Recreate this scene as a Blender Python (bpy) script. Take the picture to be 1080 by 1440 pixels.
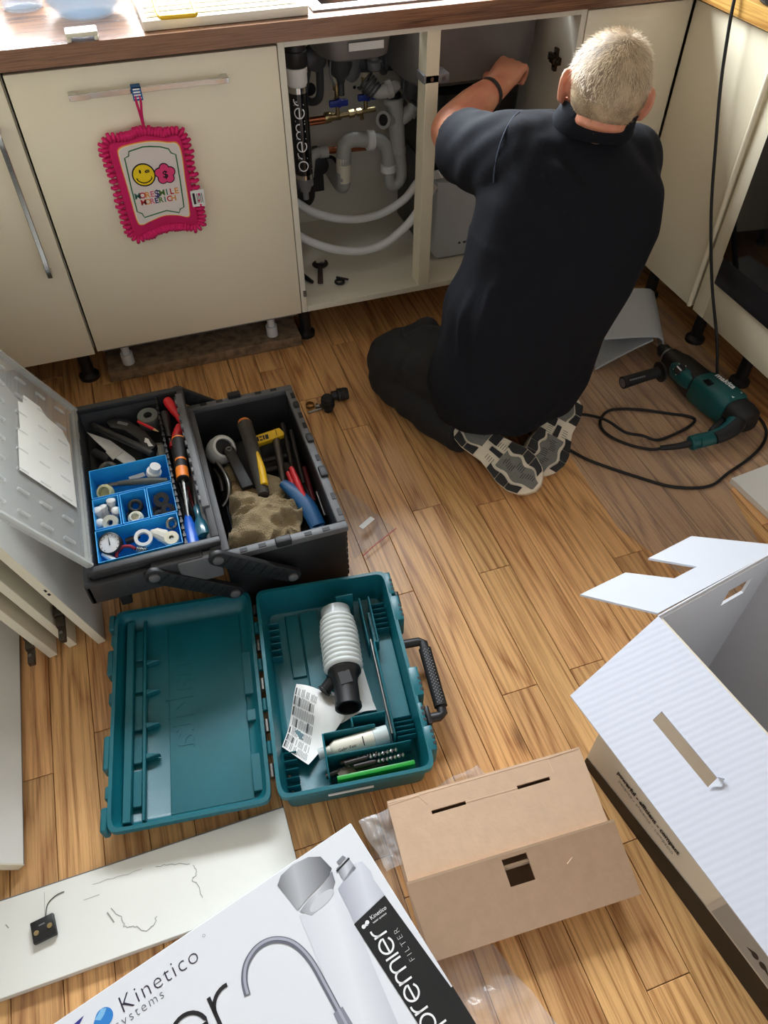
import bpy, bmesh, math, random
from mathutils import Vector, Matrix, noise

for _o in list(bpy.data.objects):
    bpy.data.objects.remove(_o, do_unlink=True)
scene = bpy.context.scene
COL = scene.collection
RAD = math.radians
random.seed(7)

# ------------------------------------------------------------------ camera
cam = bpy.data.cameras.new('camera')
cam.sensor_fit = 'VERTICAL'
cam.sensor_height = 36.0
cam.lens = 26.4265
cam.clip_start = 0.02
cam_o = bpy.data.objects.new('camera', cam)
cam_o.location = (0.20533, -1.92419, 1.43335)
cam_o.rotation_euler = (0.729348, 0.000247, -0.327481)
COL.objects.link(cam_o)
scene.camera = cam_o

# ------------------------------------------------------------------ light
world = bpy.data.worlds.new('daylight')
scene.world = world
world.use_nodes = True
world.node_tree.nodes['Background'].inputs[0].default_value = (0.93, 0.95, 1.0, 1)
world.node_tree.nodes['Background'].inputs[1].default_value = 0.78

def area_light(name, loc, rot, sx, sy, energy, col):
    l = bpy.data.lights.new(name, 'AREA')
    l.shape = 'RECTANGLE'; l.size = sx; l.size_y = sy
    l.energy = energy; l.color = col
    o = bpy.data.objects.new(name, l)
    o.location = loc; o.rotation_euler = rot
    COL.objects.link(o)
    return o
# daylight: bright sky above the garden, coming down through the window over the sink
area_light('sky_daylight', (0.62, 1.45, 2.45), (RAD(-46), 0, 0), 2.8, 1.9, 800, (0.86, 0.93, 1.0))

scene.view_settings.view_transform = 'Standard'
scene.view_settings.look = 'None'
scene.view_settings.gamma = 1.0
scene.view_settings.use_curve_mapping = False
scene.view_settings.exposure = 0.08

# ------------------------------------------------------------------ helpers: objects
MW = {}

def base_matrix(vs):
    xs = [v[0] for v in vs]; ys = [v[1] for v in vs]; zs = [v[2] for v in vs]
    return Matrix.Translation(((min(xs)+max(xs))/2, (min(ys)+max(ys))/2, min(zs)))

def tag(o, label=None, cat=None, group=None, kind=None):
    if label: o['label'] = label
    if cat: o['category'] = cat
    if group: o['group'] = group
    if kind: o['kind'] = kind
    return o

def thing(name, loc, label, cat, group=None, rz=0.0):
    o = bpy.data.objects.new(name, None)
    o.empty_display_size = 0.05
    o.location = loc; o.rotation_euler = (0, 0, rz)
    COL.objects.link(o)
    MW[o.name] = Matrix.Translation(loc) @ Matrix.Rotation(rz, 4, 'Z')
    return tag(o, label, cat, group)

def mk(name, geo, m, parent=None, F=None, smooth=False, bev=0.0, seg=2, angle=35, label=None, weld=0.0):
    verts, faces = geo
    vs = [Vector(v) for v in verts]
    if F is not None: vs = [F @ v for v in vs]
    M = MW[parent.name] if parent is not None else base_matrix(vs)
    inv = M.inverted()
    vs = [inv @ v for v in vs]
    me = bpy.data.meshes.new(name)
    me.from_pydata(vs, [], faces)
    bm = bmesh.new(); bm.from_mesh(me)
    if weld: bmesh.ops.remove_doubles(bm, verts=bm.verts, dist=weld)
    bmesh.ops.recalc_face_normals(bm, faces=bm.faces)
    if bev:
        es = [e for e in bm.edges if len(e.link_faces) == 2 and e.calc_face_angle(0) > RAD(angle)]
        bmesh.ops.bevel(bm, geom=es, offset=bev, offset_type='OFFSET', segments=seg, profile=0.5, affect='EDGES', clamp_overlap=True)
    if smooth or bev:
        for f in bm.faces: f.smooth = True
        if not smooth or smooth == 'auto':
            for e in bm.edges:
                if len(e.link_faces) != 2 or e.calc_face_angle(0) > RAD(38): e.smooth = False
    bm.to_mesh(me); bm.free()
    me.materials.append(m)
    o = bpy.data.objects.new(name, me)
    COL.objects.link(o)
    if parent is not None: o.parent = parent
    else: o.matrix_basis = M
    MW[o.name] = M
    if label: o['label'] = label
    return o

def mkthing(name, geo, m, label, cat, group=None, **kw):
    return tag(mk(name, geo, m, **kw), label, cat, group)

# ------------------------------------------------------------------ helpers: geometry
def merge(*gs):
    V, Fc = [], []
    for v, f in gs:
        n = len(V); V += [tuple(x) for x in v]; Fc += [[i+n for i in q] for q in f]
    return V, Fc

def tf(geo, F):
    return [tuple(F @ Vector(v)) for v in geo[0]], geo[1]

def gbox(lo, hi):
    x0, y0, z0 = lo; x1, y1, z1 = hi
    v = [(x0,y0,z0),(x1,y0,z0),(x1,y1,z0),(x0,y1,z0),(x0,y0,z1),(x1,y0,z1),(x1,y1,z1),(x0,y1,z1)]
    return v, [[0,3,2,1],[4,5,6,7],[0,1,5,4],[1,2,6,5],[2,3,7,6],[3,0,4,7]]

def gprism(poly, z0, z1):
    n = len(poly)
    v = [(p[0], p[1], z0) for p in poly] + [(p[0], p[1], z1) for p in poly]
    f = [list(range(n))[::-1], list(range(n, 2*n))] + [[i, (i+1) % n, n+(i+1) % n, n+i] for i in range(n)]
    return v, f

def catmull(pts, n=6, closed=False):
    P = [Vector(p) for p in pts]
    if len(P) < 3: return P
    out = []
    m = len(P)
    rng = range(m if closed else m-1)
    for i in rng:
        if closed: p0, p1, p2, p3 = P[(i-1) % m], P[i], P[(i+1) % m], P[(i+2) % m]
        else: p0, p1, p2, p3 = P[max(i-1, 0)], P[i], P[i+1], P[min(i+2, m-1)]
        for k in range(n):
            t = k/n
            out.append(0.5*((2*p1)+(p2-p0)*t+(2*p0-5*p1+4*p2-p3)*t*t+(3*p1-p0-3*p2+p3)*t*t*t))
    if not closed: out.append(P[-1])
    return out

def interp(vals, n):
    m = len(vals); out = []
    for i in range(n):
        t = i/(n-1)*(m-1) if n > 1 else 0
        k = min(int(t), m-2) if m > 1 else 0
        out.append(vals[0] if m == 1 else vals[k]*(1-(t-k))+vals[k+1]*(t-k))
    return out

def gtube(pts, r, seg=10, spline=0, caps=True, closed=False, flat=1.0, up=None):
    P = catmull(pts, spline, closed) if spline else [Vector(p) for p in pts]
    n = len(P)
    rs = interp(list(r), n) if isinstance(r, (list, tuple)) else [r]*n
    T = []
    for i in range(n):
        a = P[(i-1) % n] if closed else P[max(i-1, 0)]
        b = P[(i+1) % n] if closed else P[min(i+1, n-1)]
        t = (b-a); T.append(t.normalized() if t.length > 1e-9 else Vector((0, 0, 1)))
    ref = Vector(up) if up is not None else (Vector((0, 0, 1)) if abs(T[0].z) < 0.9 else Vector((1, 0, 0)))
    N = (ref - T[0]*ref.dot(T[0])).normalized()
    V, Fc = [], []
    for i in range(n):
        N = (N - T[i]*N.dot(T[i])).normalized()
        B = T[i].cross(N)
        for k in range(seg):
            a = 2*math.pi*k/seg
            V.append(tuple(P[i] + (B*math.cos(a) + N*(math.sin(a)*flat))*rs[i]))
    for i in range(n if closed else n-1):
        j = (i+1) % n
        for k in range(seg):
            l = (k+1) % seg
            Fc.append([i*seg+k, i*seg+l, j*seg+l, j*seg+k])
    if caps and not closed:
        Fc.append(list(range(seg))[::-1]); Fc.append([(n-1)*seg+k for k in range(seg)])
    return V, Fc

def axisframe(o, d, xref=None):
    """matrix whose local z runs along d from o"""
    z = Vector(d).normalized()
    ref = Vector(xref) if xref is not None else (Vector((1, 0, 0)) if abs(z.x) < 0.9 else Vector((0, 1, 0)))
    x = (ref - z*ref.dot(z)).normalized(); y = z.cross(x)
    M = Matrix((x, y, z)).transposed().to_4x4(); M.translation = Vector(o)
    return M

def frame(o, x, y):
    x = Vector(x).normalized(); y = Vector(y); y = (y - x*y.dot(x)).normalized(); z = x.cross(y)
    M = Matrix((x, y, z)).transposed().to_4x4(); M.translation = Vector(o)
    return M

def glathe(prof, seg=20, o=(0, 0, 0), d=(0, 0, 1), xref=None, capa=True, capb=True):
    F = axisframe(o, d, xref)
    V, Fc = [], []
    for r, h in prof:
        for k in range(seg):
            a = 2*math.pi*k/seg
            V.append(tuple(F @ Vector((r*math.cos(a), r*math.sin(a), h))))
    for i in range(len(prof)-1):
        for k in range(seg):
            l = (k+1) % seg
            Fc.append([i*seg+k, i*seg+l, (i+1)*seg+l, (i+1)*seg+k])
    if capa: Fc.append(list(range(seg))[::-1])
    if capb: Fc.append([(len(prof)-1)*seg+k for k in range(seg)])
    return V, Fc

def gring(c, R0, r, d=(0, 0, 1), seg=20, sseg=8):
    F = axisframe(c, d)
    pts = [F @ Vector((R0*math.cos(2*math.pi*k/seg), R0*math.sin(2*math.pi*k/seg), 0)) for k in range(seg)]
    return gtube(pts, r, sseg, closed=True, up=d)

def gloft(sections, seg=24, power=2.0, caps=True):
    """sections: (center, xaxis*rx, yaxis*ry)"""
    V, Fc = [], []
    for c, ax, ay in sections:
        c, ax, ay = Vector(c), Vector(ax), Vector(ay)
        for k in range(seg):
            a = 2*math.pi*k/seg
            ca, sa = math.cos(a), math.sin(a)
            e = 2.0/power
            V.append(tuple(c + ax*(math.copysign(abs(ca)**e, ca)) + ay*(math.copysign(abs(sa)**e, sa))))
    n = len(sections)
    for i in range(n-1):
        for k in range(seg):
            l = (k+1) % seg
            Fc.append([i*seg+k, i*seg+l, (i+1)*seg+l, (i+1)*seg+k])
    if caps:
        Fc.append(list(range(seg))[::-1]); Fc.append([(n-1)*seg+k for k in range(seg)])
    return V, Fc

def gsphere(c, r, seg=16, rings=10):
    rx, ry, rz = (r, r, r) if not isinstance(r, (tuple, list)) else r
    prof = [(max(math.sin(math.pi*i/rings), 1e-3), -math.cos(math.pi*i/rings)) for i in range(rings+1)]
    V, Fc = glathe(prof, seg)
    return [(c[0]+v[0]*rx, c[1]+v[1]*ry, c[2]+v[2]*rz) for v in V], Fc

def gtray(lo, hi, w, bottom=None):
    """open-topped box with wall thickness w"""
    b = w if bottom is None else bottom
    x0, y0, z0 = lo; x1, y1, z1 = hi
    v = [(x0,y0,z0),(x1,y0,z0),(x1,y1,z0),(x0,y1,z0),(x0,y0,z1),(x1,y0,z1),(x1,y1,z1),(x0,y1,z1),
         (x0+w,y0+w,z1),(x1-w,y0+w,z1),(x1-w,y1-w,z1),(x0+w,y1-w,z1),(x0+w,y0+w,z0+b),(x1-w,y0+w,z0+b),(x1-w,y1-w,z0+b),(x0+w,y1-w,z0+b)]
    f = [[0,3,2,1],[0,1,5,4],[1,2,6,5],[2,3,7,6],[3,0,4,7],[4,5,9,8],[5,6,10,9],[6,7,11,10],[7,4,8,11],
         [8,9,13,12],[9,10,14,13],[10,11,15,14],[11,8,12,15],[12,13,14,15]]
    return v, f

def gstroke(lines, w, z0=0.0, z1=0.0004, closed=False):
    """flat ribbons of width w following 2-D polylines"""
    gs = []
    for ln in lines:
        P = [Vector((p[0], p[1])) for p in ln]
        n = len(P); L, Rr = [], []
        for i in range(n):
            a = P[(i-1) % n] if closed else P[max(i-1, 0)]
            b = P[(i+1) % n] if closed else P[min(i+1, n-1)]
            t = b-a
            t = t.normalized() if t.length > 1e-9 else Vector((1, 0))
            nn = Vector((-t.y, t.x))*w/2
            L.append(P[i]+nn); Rr.append(P[i]-nn)
        V = [(p.x, p.y, z1) for p in L] + [(p.x, p.y, z1) for p in Rr]
        m = n if closed else n-1
        Fc = [[i, (i+1) % n, n+(i+1) % n, n+i] for i in range(m)]
        gs.append((V, Fc))
    return merge(*gs)

def arc(cx, cy, rx, a0, a1, n=14, ry=None):
    ry = rx if ry is None else ry
    return [(cx+rx*math.cos(RAD(a0+(a1-a0)*i/n)), cy+ry*math.sin(RAD(a0+(a1-a0)*i/n))) for i in range(n+1)]

def gtext(s, size, thin=0.0, align='LEFT', ext=0.0002, space=1.0):
    cu = bpy.data.curves.new('t', 'FONT')
    cu.body = s; cu.size = size; cu.align_x = align; cu.extrude = ext; cu.offset = thin; cu.space_character = space
    cu.resolution_u = 3
    o = bpy.data.objects.new('t', cu); COL.objects.link(o)
    bpy.context.view_layer.update()
    dg = bpy.context.evaluated_depsgraph_get()
    me = bpy.data.meshes.new_from_object(o.evaluated_get(dg))
    g = ([tuple(v.co) for v in me.vertices], [list(p.vertices) for p in me.polygons])
    bpy.data.objects.remove(o); bpy.data.meshes.remove(me); bpy.data.curves.remove(cu)
    return g

def gremesh(geos, voxel=0.008, smooth=4, factor=0.5, post=None):
    V, Fc = merge(*geos)
    me = bpy.data.meshes.new('r'); me.from_pydata(V, [], Fc)
    bm = bmesh.new(); bm.from_mesh(me); bmesh.ops.recalc_face_normals(bm, faces=bm.faces); bm.to_mesh(me); bm.free()
    o = bpy.data.objects.new('r', me); COL.objects.link(o)
    md = o.modifiers.new('r', 'REMESH'); md.mode = 'VOXEL'; md.voxel_size = voxel; md.use_smooth_shade = True
    if smooth:
        s = o.modifiers.new('s', 'SMOOTH'); s.iterations = smooth; s.factor = factor
    bpy.context.view_layer.update()
    dg = bpy.context.evaluated_depsgraph_get()
    e = bpy.data.meshes.new_from_object(o.evaluated_get(dg))
    g = ([tuple(v.co) for v in e.vertices], [list(p.vertices) for p in e.polygons])
    bpy.data.objects.remove(o); bpy.data.meshes.remove(me); bpy.data.meshes.remove(e)
    return g

# stroke alphabet (x-height 1), rounded thin lettering
def glyph(c):
    if c == 'p': return [[(0, 1), (0, -0.62)], arc(.5, .5, .5, 180, -180, 22)], 1.28
    if c == 'r': return [[(0, 0), (0, 1)], arc(.46, .54, .46, 180, 78, 8)], .72
    if c == 'e': return [[(0.02, .5), (1.0, .5)] + arc(.5, .5, .5, 0, 315, 22)[1:]], 1.26
    if c == 'm': return [[(0, 0), (0, 1)], [(0, .6)] + arc(.36, .62, .36, 180, 0, 12) + [(.72, 0)], [(.72, .6)] + arc(1.08, .62, .36, 180, 0, 12) + [(1.44, 0)]], 1.72
    if c == 'i': return [[(0, 0), (0, 1)]], .28
    return [], .5

def gthin(word, h, w):
    x = 0; lines = []
    for c in word:
        g, adv = glyph(c)
        lines += [[(x+a*h, b*h) for a, b in l] for l in g]
        x += adv*h
    return gstroke(lines, w), x

# ------------------------------------------------------------------ helpers: materials
def lin(c):
    return tuple(((v/255.0)/12.92 if v/255.0 <= 0.04045 else ((v/255.0+0.055)/1.055)**2.4) for v in c)

def mat(name, rgb, rough=0.5, metal=0.0, var=0.0, vscale=8.0, bump=0.0, bscale=60.0, spec=0.5, coat=0.0, stretch=None, dirt=None):
    m = bpy.data.materials.new(name); m.use_nodes = True
    nt = m.node_tree; b = nt.nodes['Principled BSDF']
    c = lin(rgb)
    b.inputs['Base Color'].default_value = (*c, 1)
    b.inputs['Roughness'].default_value = rough
    b.inputs['Metallic'].default_value = metal
    b.inputs['Specular IOR Level'].default_value = spec
    if coat: b.inputs['Coat Weight'].default_value = coat; b.inputs['Coat Roughness'].default_value = 0.12
    if var or bump:
        tc = nt.nodes.new('ShaderNodeTexCoord'); mp = nt.nodes.new('ShaderNodeMapping')
        nt.links.new(tc.outputs['Object'], mp.inputs['Vector'])
        if stretch: mp.inputs['Scale'].default_value = stretch
    if var:
        n = nt.nodes.new('ShaderNodeTexNoise'); n.inputs['Scale'].default_value = vscale; n.inputs['Detail'].default_value = 6
        nt.links.new(mp.outputs[0], n.inputs['Vector'])
        r = nt.nodes.new('ShaderNodeValToRGB')
        d = lin(dirt) if dirt else tuple(x*(1-var) for x in c)
        r.color_ramp.elements[0].position = 0.32; r.color_ramp.elements[0].color = (*d, 1)
        r.color_ramp.elements[1].position = 0.62; r.color_ramp.elements[1].color = (*c, 1)
        nt.links.new(n.outputs['Fac'], r.inputs[0]); nt.links.new(r.outputs[0], b.inputs['Base Color'])
    if bump:
        n2 = nt.nodes.new('ShaderNodeTexNoise'); n2.inputs['Scale'].default_value = bscale; n2.inputs['Detail'].default_value = 4
        nt.links.new(mp.outputs[0], n2.inputs['Vector'])
        bp = nt.nodes.new('ShaderNodeBump'); bp.inputs['Strength'].default_value = bump; bp.inputs['Distance'].default_value = 0.01
        nt.links.new(n2.outputs['Fac'], bp.inputs['Height']); nt.links.new(bp.outputs[0], b.inputs['Normal'])
    return m

def clear_mat(name, rgb, alpha, rough=0.15, bump=0.0, bscale=30):
    """thin clear plastic film or glass: see-through with a glossy surface"""
    m = mat(name, rgb, rough, bump=bump, bscale=bscale)
    m.node_tree.nodes['Principled BSDF'].inputs['Alpha'].default_value = alpha
    return m

def glass_mat(name, rgb, rough=0.0, ior=1.45):
    m = mat(name, rgb, rough)
    b = m.node_tree.nodes['Principled BSDF']
    b.inputs['Transmission Weight'].default_value = 1.0; b.inputs['IOR'].default_value = ior
    return m

def wood_mat(name, light, dark, axis='Y', scale=1.0, rough=0.4, vary=0.25, rings=7.0, spec=0.5):
    """boards with long grain along one axis; each object gets its own shift and tone"""
    m = bpy.data.materials.new(name); m.use_nodes = True
    nt = m.node_tree; N = nt.nodes; L = nt.links; b = N['Principled BSDF']
    b.inputs['Roughness'].default_value = rough; b.inputs['Specular IOR Level'].default_value = spec
    g = N.new('ShaderNodeNewGeometry'); oi = N.new('ShaderNodeObjectInfo')
    sc = {'Y': (9.0*scale, 0.75*scale, 9.0*scale), 'X': (0.75*scale, 9.0*scale, 9.0*scale)}[axis]
    mp = N.new('ShaderNodeMapping'); mp.inputs['Scale'].default_value = sc
    L.new(g.outputs['Position'], mp.inputs['Vector'])
    mul = N.new('ShaderNodeVectorMath'); mul.operation = 'SCALE'
    cmb = N.new('ShaderNodeCombineXYZ'); cmb.inputs[0].default_value = 37.0; cmb.inputs[1].default_value = 91.0; cmb.inputs[2].default_value = 53.0
    L.new(cmb.outputs[0], mul.inputs[0]); L.new(oi.outputs['Random'], mul.inputs['Scale'])
    add = N.new('ShaderNodeVectorMath'); add.operation = 'ADD'
    L.new(mp.outputs[0], add.inputs[0]); L.new(mul.outputs[0], add.inputs[1])
    n1 = N.new('ShaderNodeTexNoise'); n1.inputs['Scale'].default_value = 0.9; n1.inputs['Detail'].default_value = 2; n1.inputs['Roughness'].default_value = 0.4
    L.new(add.outputs[0], n1.inputs['Vector'])
    # growth rings: repeating contour of the slow noise
    mm = N.new('ShaderNodeMath'); mm.operation = 'MULTIPLY'; mm.inputs[1].default_value = rings*3.0
    L.new(n1.outputs['Fac'], mm.inputs[0])
    fr = N.new('ShaderNodeMath'); fr.operation = 'PINGPONG'; fr.inputs[1].default_value = 1.0
    L.new(mm.outputs[0], fr.inputs[0])
    # fine pores
    mp2 = N.new('ShaderNodeMapping'); mp2.inputs['Scale'].default_value = tuple(15.0 if s > 2 else 4.0 for s in sc)
    L.new(add.outputs[0], mp2.inputs['Vector'])
    n2 = N.new('ShaderNodeTexNoise'); n2.inputs['Scale'].default_value = 1.6; n2.inputs['Detail'].default_value = 5; n2.inputs['Roughness'].default_value = 0.65
    L.new(mp2.outputs[0], n2.inputs['Vector'])
    iv = N.new('ShaderNodeMath'); iv.operation = 'SUBTRACT'; iv.inputs[0].default_value = 1.0; L.new(fr.outputs[0], iv.inputs[1])
    pw = N.new('ShaderNodeMath'); pw.operation = 'POWER'; pw.inputs[1].default_value = 2.2; L.new(iv.outputs[0], pw.inputs[0])
    m3 = N.new('ShaderNodeMath'); m3.operation = 'MULTIPLY_ADD'; m3.inputs[1].default_value = 1.5; m3.inputs[2].default_value = -0.17
    L.new(n2.outputs['Fac'], m3.inputs[0])
    mx = N.new('ShaderNodeMath'); mx.operation = 'MULTIPLY_ADD'; mx.inputs[1].default_value = -0.34
    L.new(pw.outputs[0], mx.inputs[0]); L.new(m3.outputs[0], mx.inputs[2])
    rp = N.new('ShaderNodeValToRGB')
    rp.color_ramp.elements[0].position = 0.10; rp.color_ramp.elements[0].color = (*lin(dark), 1)
    rp.color_ramp.elements[1].position = 0.62; rp.color_ramp.elements[1].color = (*lin(light), 1)
    L.new(mx.outputs[0], rp.inputs[0])
    # knots
    mpk = N.new('ShaderNodeMapping'); mpk.inputs['Scale'].default_value = tuple(0.55 if s > 2 else 2.6 for s in sc)
    L.new(add.outputs[0], mpk.inputs['Vector'])
    vk = N.new('ShaderNodeTexVoronoi'); vk.inputs['Scale'].default_value = 0.9
    L.new(mpk.outputs[0], vk.inputs['Vector'])
    kr = N.new('ShaderNodeValToRGB')
    kr.color_ramp.elements[0].position = 0.03; kr.color_ramp.elements[0].color = (0.30, 0.25, 0.22, 1)
    kr.color_ramp.elements[1].position = 0.085; kr.color_ramp.elements[1].color = (1, 1, 1, 1)
    L.new(vk.outputs['Distance'], kr.inputs[0])
    mk_ = N.new('ShaderNodeMix'); mk_.data_type = 'RGBA'; mk_.blend_type = 'MULTIPLY'; mk_.inputs[0].default_value = 1.0
    L.new(rp.outputs[0], mk_.inputs[6]); L.new(kr.outputs[0], mk_.inputs[7])
    # tone of the single board
    hs = N.new('ShaderNodeHueSaturation')
    mr = N.new('ShaderNodeMapRange'); mr.inputs['To Min'].default_value = 1.0-vary; mr.inputs['To Max'].default_value = 1.0+vary*0.6
    L.new(oi.outputs['Random'], mr.inputs['Value']); L.new(mr.outputs[0], hs.inputs['Value'])
    mr2 = N.new('ShaderNodeMapRange'); mr2.inputs['To Min'].default_value = 0.4965; mr2.inputs['To Max'].default_value = 0.5035
    ml = N.new('ShaderNodeMath'); ml.operation = 'FRACT'
    m7 = N.new('ShaderNodeMath'); m7.operation = 'MULTIPLY'; m7.inputs[1].default_value = 7.31
    L.new(oi.outputs['Random'], m7.inputs[0]); L.new(m7.outputs[0], ml.inputs[0]); L.new(ml.outputs[0], mr2.inputs['Value']); L.new(mr2.outputs[0], hs.inputs['Hue'])
    L.new(mk_.outputs[2], hs.inputs['Color']); L.new(hs.outputs[0], b.inputs['Base Color'])
    bp = N.new('ShaderNodeBump'); bp.inputs['Strength'].default_value = 0.08; bp.inputs['Distance'].default_value = 0.003
    L.new(n2.outputs['Fac'], bp.inputs['Height']); L.new(bp.outputs[0], b.inputs['Normal'])
    return m

OAK = wood_mat('oak_floor', (230, 178, 118), (158, 104, 58), 'Y', 1.0, rough=0.36, vary=0.18, rings=9.0)
WALNUT = wood_mat('walnut_worktop', (142, 100, 72), (80, 50, 34), 'X', 2.2, rough=0.24, vary=0.0, rings=2)
OAKTOP = wood_mat('oak_worktop', (214, 166, 92), (150, 98, 42), 'Y', 1.2, rough=0.3, vary=0.0, rings=5)
PINE = wood_mat('raw_timber', (176, 132, 88), (120, 82, 50), 'X', 1.0, rough=0.7, vary=0.0)
CREAM = mat('cream_gloss', (240, 230, 203), 0.22, var=0.03, vscale=3, spec=0.45)
CARC = mat('cream_carcass', (228, 222, 204), 0.45, var=0.06, vscale=5)
WHITEP = mat('white_panel', (234, 233, 226), 0.35, var=0.03, vscale=4)
WALL = mat('wall_paint', (226, 222, 212), 0.8, bump=0.05)
DARKV = mat('dark_void', (40, 34, 30), 0.9)
CHROME = mat('chrome', (205, 205, 205), 0.16, 1.0)
STEEL = mat('brushed_steel', (150, 150, 148), 0.34, 1.0, var=0.2, vscale=20)
SINKM = mat('sink_steel', (132, 128, 126), 0.42, 0.55, var=0.15, vscale=10)
BLACKP = mat('black_plastic', (27, 27, 29), 0.45, var=0.25, vscale=14)
BLACKR = mat('black_rubber', (20, 20, 21), 0.6)
DGREY = mat('dark_grey_plastic', (64, 64, 66), 0.5, var=0.25, vscale=12)
MGREY = mat('mid_grey_plastic', (120, 120, 122), 0.5, var=0.15, vscale=10)
PGREY = mat('pale_grey_pipe', (176, 176, 170), 0.45, var=0.1, vscale=9)
WPVC = mat('white_plastic', (232, 232, 228), 0.4, var=0.05, vscale=15)
IVORY = mat('ivory_plastic', (226, 222, 200), 0.45)
COPPER = mat('copper', (196, 120, 84), 0.3, 1.0)
BRASS = mat('brass', (178, 160, 118), 0.3, 1.0)
BLUEV = mat('blue_handle', (24, 52, 150), 0.4)
TEAL = mat('teal_plastic', (16, 104, 116), 0.36, var=0.22, vscale=7, bump=0.03, bscale=40)
TEALD = mat('drill_teal', (14, 84, 84), 0.38)
BLUE = mat('blue_bin_plastic', (40, 166, 236), 0.42)
RED = mat('red_plastic', (206, 28, 38), 0.4)
ORANGE = mat('orange_plastic', (240, 130, 32), 0.45)
YELLOW = mat('yellow_plastic', (238, 190, 24), 0.42)
GREEN = mat('green_plastic', (24, 150, 48), 0.4)
CARD = mat('brown_card', (220, 188, 158), 0.85, var=0.05, vscale=40, bump=0.06, bscale=90)
CARDE = mat('brown_card_edge', (232, 204, 174), 0.9)
WCARD = mat('white_card', (214, 219, 228), 0.55, bump=0.02, bscale=30)
WCARDIN = mat('white_card_inner', (214, 214, 218), 0.7)
TEXTB = mat('black_ink', (22, 22, 26), 0.5)
TEXTW = mat('white_ink', (240, 240, 240), 0.5)
PRINTW = mat('printed_white', (226, 228, 232), 0.3, spec=0.4)
# ================================================================== SETTING
PW = 0.0818
floor = mk('floor', gbox((-0.72, -3.2, -0.05), (2.34, 0.74, -0.0065)), mat('subfloor', (52, 34, 22), 0.8))
tag(floor, 'oak plank floor of the kitchen', kind='structure')
JOINTS = {-1: [-.967], 0: [-.378, -1.44], 1: [-.732, -1.28, -1.84], 2: [-.97, -1.625], 3: [-.767, -1.271], 4: [-.52, -1.62], 5: [-.33, -1.45],
          6: [-1.033], 7: [-.55, -1.5], 8: [-.28, -1.2], -9: [-1.09], -11: [-1.15], -10: [-.62, -1.72], -8: [-.7, -1.6]}
rj = random.Random(3)
for k in range(-17, 22):
    xa, xb = 0.604+PW*k, 0.604+PW*(k+1)
    xa, xb = max(xa, -0.72), min(xb, 2.34)
    if xb-xa < 0.01: continue
    js = JOINTS.get(k)
    if js is None:
        js = []; y = 0.5 - rj.random()*0.8
        while y > -2.5:
            js.append(y); y -= 0.55+rj.random()*0.6
    else:
        js = [js[0]+0.75] + js
    ys = sorted([0.70, -2.7] + [j for j in js if -2.5 < j < 0.6], reverse=True)
    for a, b in zip(ys[:-1], ys[1:]):
        g = 0.0006
        mk('plank', gbox((xa+g, b+g, -0.0065), (xb-g, a-g, 0.0)), OAK, floor, bev=0.0009, seg=1)
mk('far_planks', gbox((-0.72, -3.2, -0.0065), (2.34, -2.702, 0.0)), OAK, floor)

# window wall behind the sink, with an opening for the window
wx0, wx1, wz0, wz1 = -0.24, 1.48, 1.08, 1.98
wall_back = mk('wall_back', merge(gbox((-0.80, 0.62, -0.05), (2.42, 0.74, wz0)), gbox((-0.80, 0.62, wz1), (2.42, 0.74, 2.48)),
      gbox((-0.80, 0.62, wz0), (wx0, 0.74, wz1)), gbox((wx1, 0.62, wz0), (2.42, 0.74, wz1))), WALL)
tag(wall_back, 'pale painted wall behind the sink', kind='structure')
tag(mk('wall_left', gbox((-0.80, -3.2, -0.05), (-0.72, 0.62, 2.48)), WALL), 'pale painted wall on the left', kind='structure')
tag(mk('wall_right', gbox((2.34, -3.2, -0.05), (2.42, 0.62, 2.48)), WALL), 'pale painted wall on the right', kind='structure')
tag(mk('ceiling', gbox((-0.72, -3.2, 2.42), (2.34, 0.62, 2.48)), WALL), 'white ceiling', kind='structure')
win = mk('window_1', merge(gbox((wx0, 0.69, wz0), (wx0+.05, 0.735, wz1)), gbox((wx1-.05, 0.69, wz0), (wx1, 0.735, wz1)),
      gbox((wx0, 0.69, wz0), (wx1, 0.735, wz0+.05)), gbox((wx0, 0.69, wz1-.05), (wx1, 0.735, wz1)), gbox((.595, 0.69, wz0), (.645, 0.735, wz1))), WHITEP)
tag(win, 'white framed window over the sink', kind='structure')
GLASSW = clear_mat('window_glass', (235, 240, 245), .06, .02)
mk('pane', gbox((wx0+.05, .71, wz0+.05), (.595, .716, wz1-.05)), GLASSW, win)
mk('pane', gbox((.645, .71, wz0+.05), (wx1-.05, .716, wz1-.05)), GLASSW, win)

# ================================================================== CABINETS
def leg_geo(x, y, h=0.148):
    return glathe([(.030, 0), (.030, .012), (.019, .022), (.017, h-.02), (.026, h-.012), (.026, h)], 16, (x, y, 0))

def bow_handle(parent, p0, p1, out, side, name='handle'):
    """flat chrome bar with thicker block ends, standing off along out"""
    p0, p1, out, side = Vector(p0), Vector(p1), Vector(out), Vector(side)
    ax = (p1-p0).normalized(); L = (p1-p0).length
    M = Matrix((ax, side, out)).transposed().to_4x4(); M.translation = p0
    prof = [(0, 0), (0, .030), (.035, .032), (.05, .026), (L-.05, .026), (L-.035, .032), (L, .030), (L, 0), (L-.014, 0), (L-.02, .020), (.02, .020), (.014, 0)]
    poly = [(a, b) for a, b in prof]
    n = len(poly)
    V = [(a, -.006, b) for a, b in poly] + [(a, .006, b) for a, b in poly]
    Fc = [list(range(n)), list(range(n, 2*n))[::-1]] + [[i, (i+1) % n, n+(i+1) % n, n+i] for i in range(n)]
    return mk(name, (V, Fc), CHROME, parent, F=M, bev=.0012, seg=1)

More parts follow.
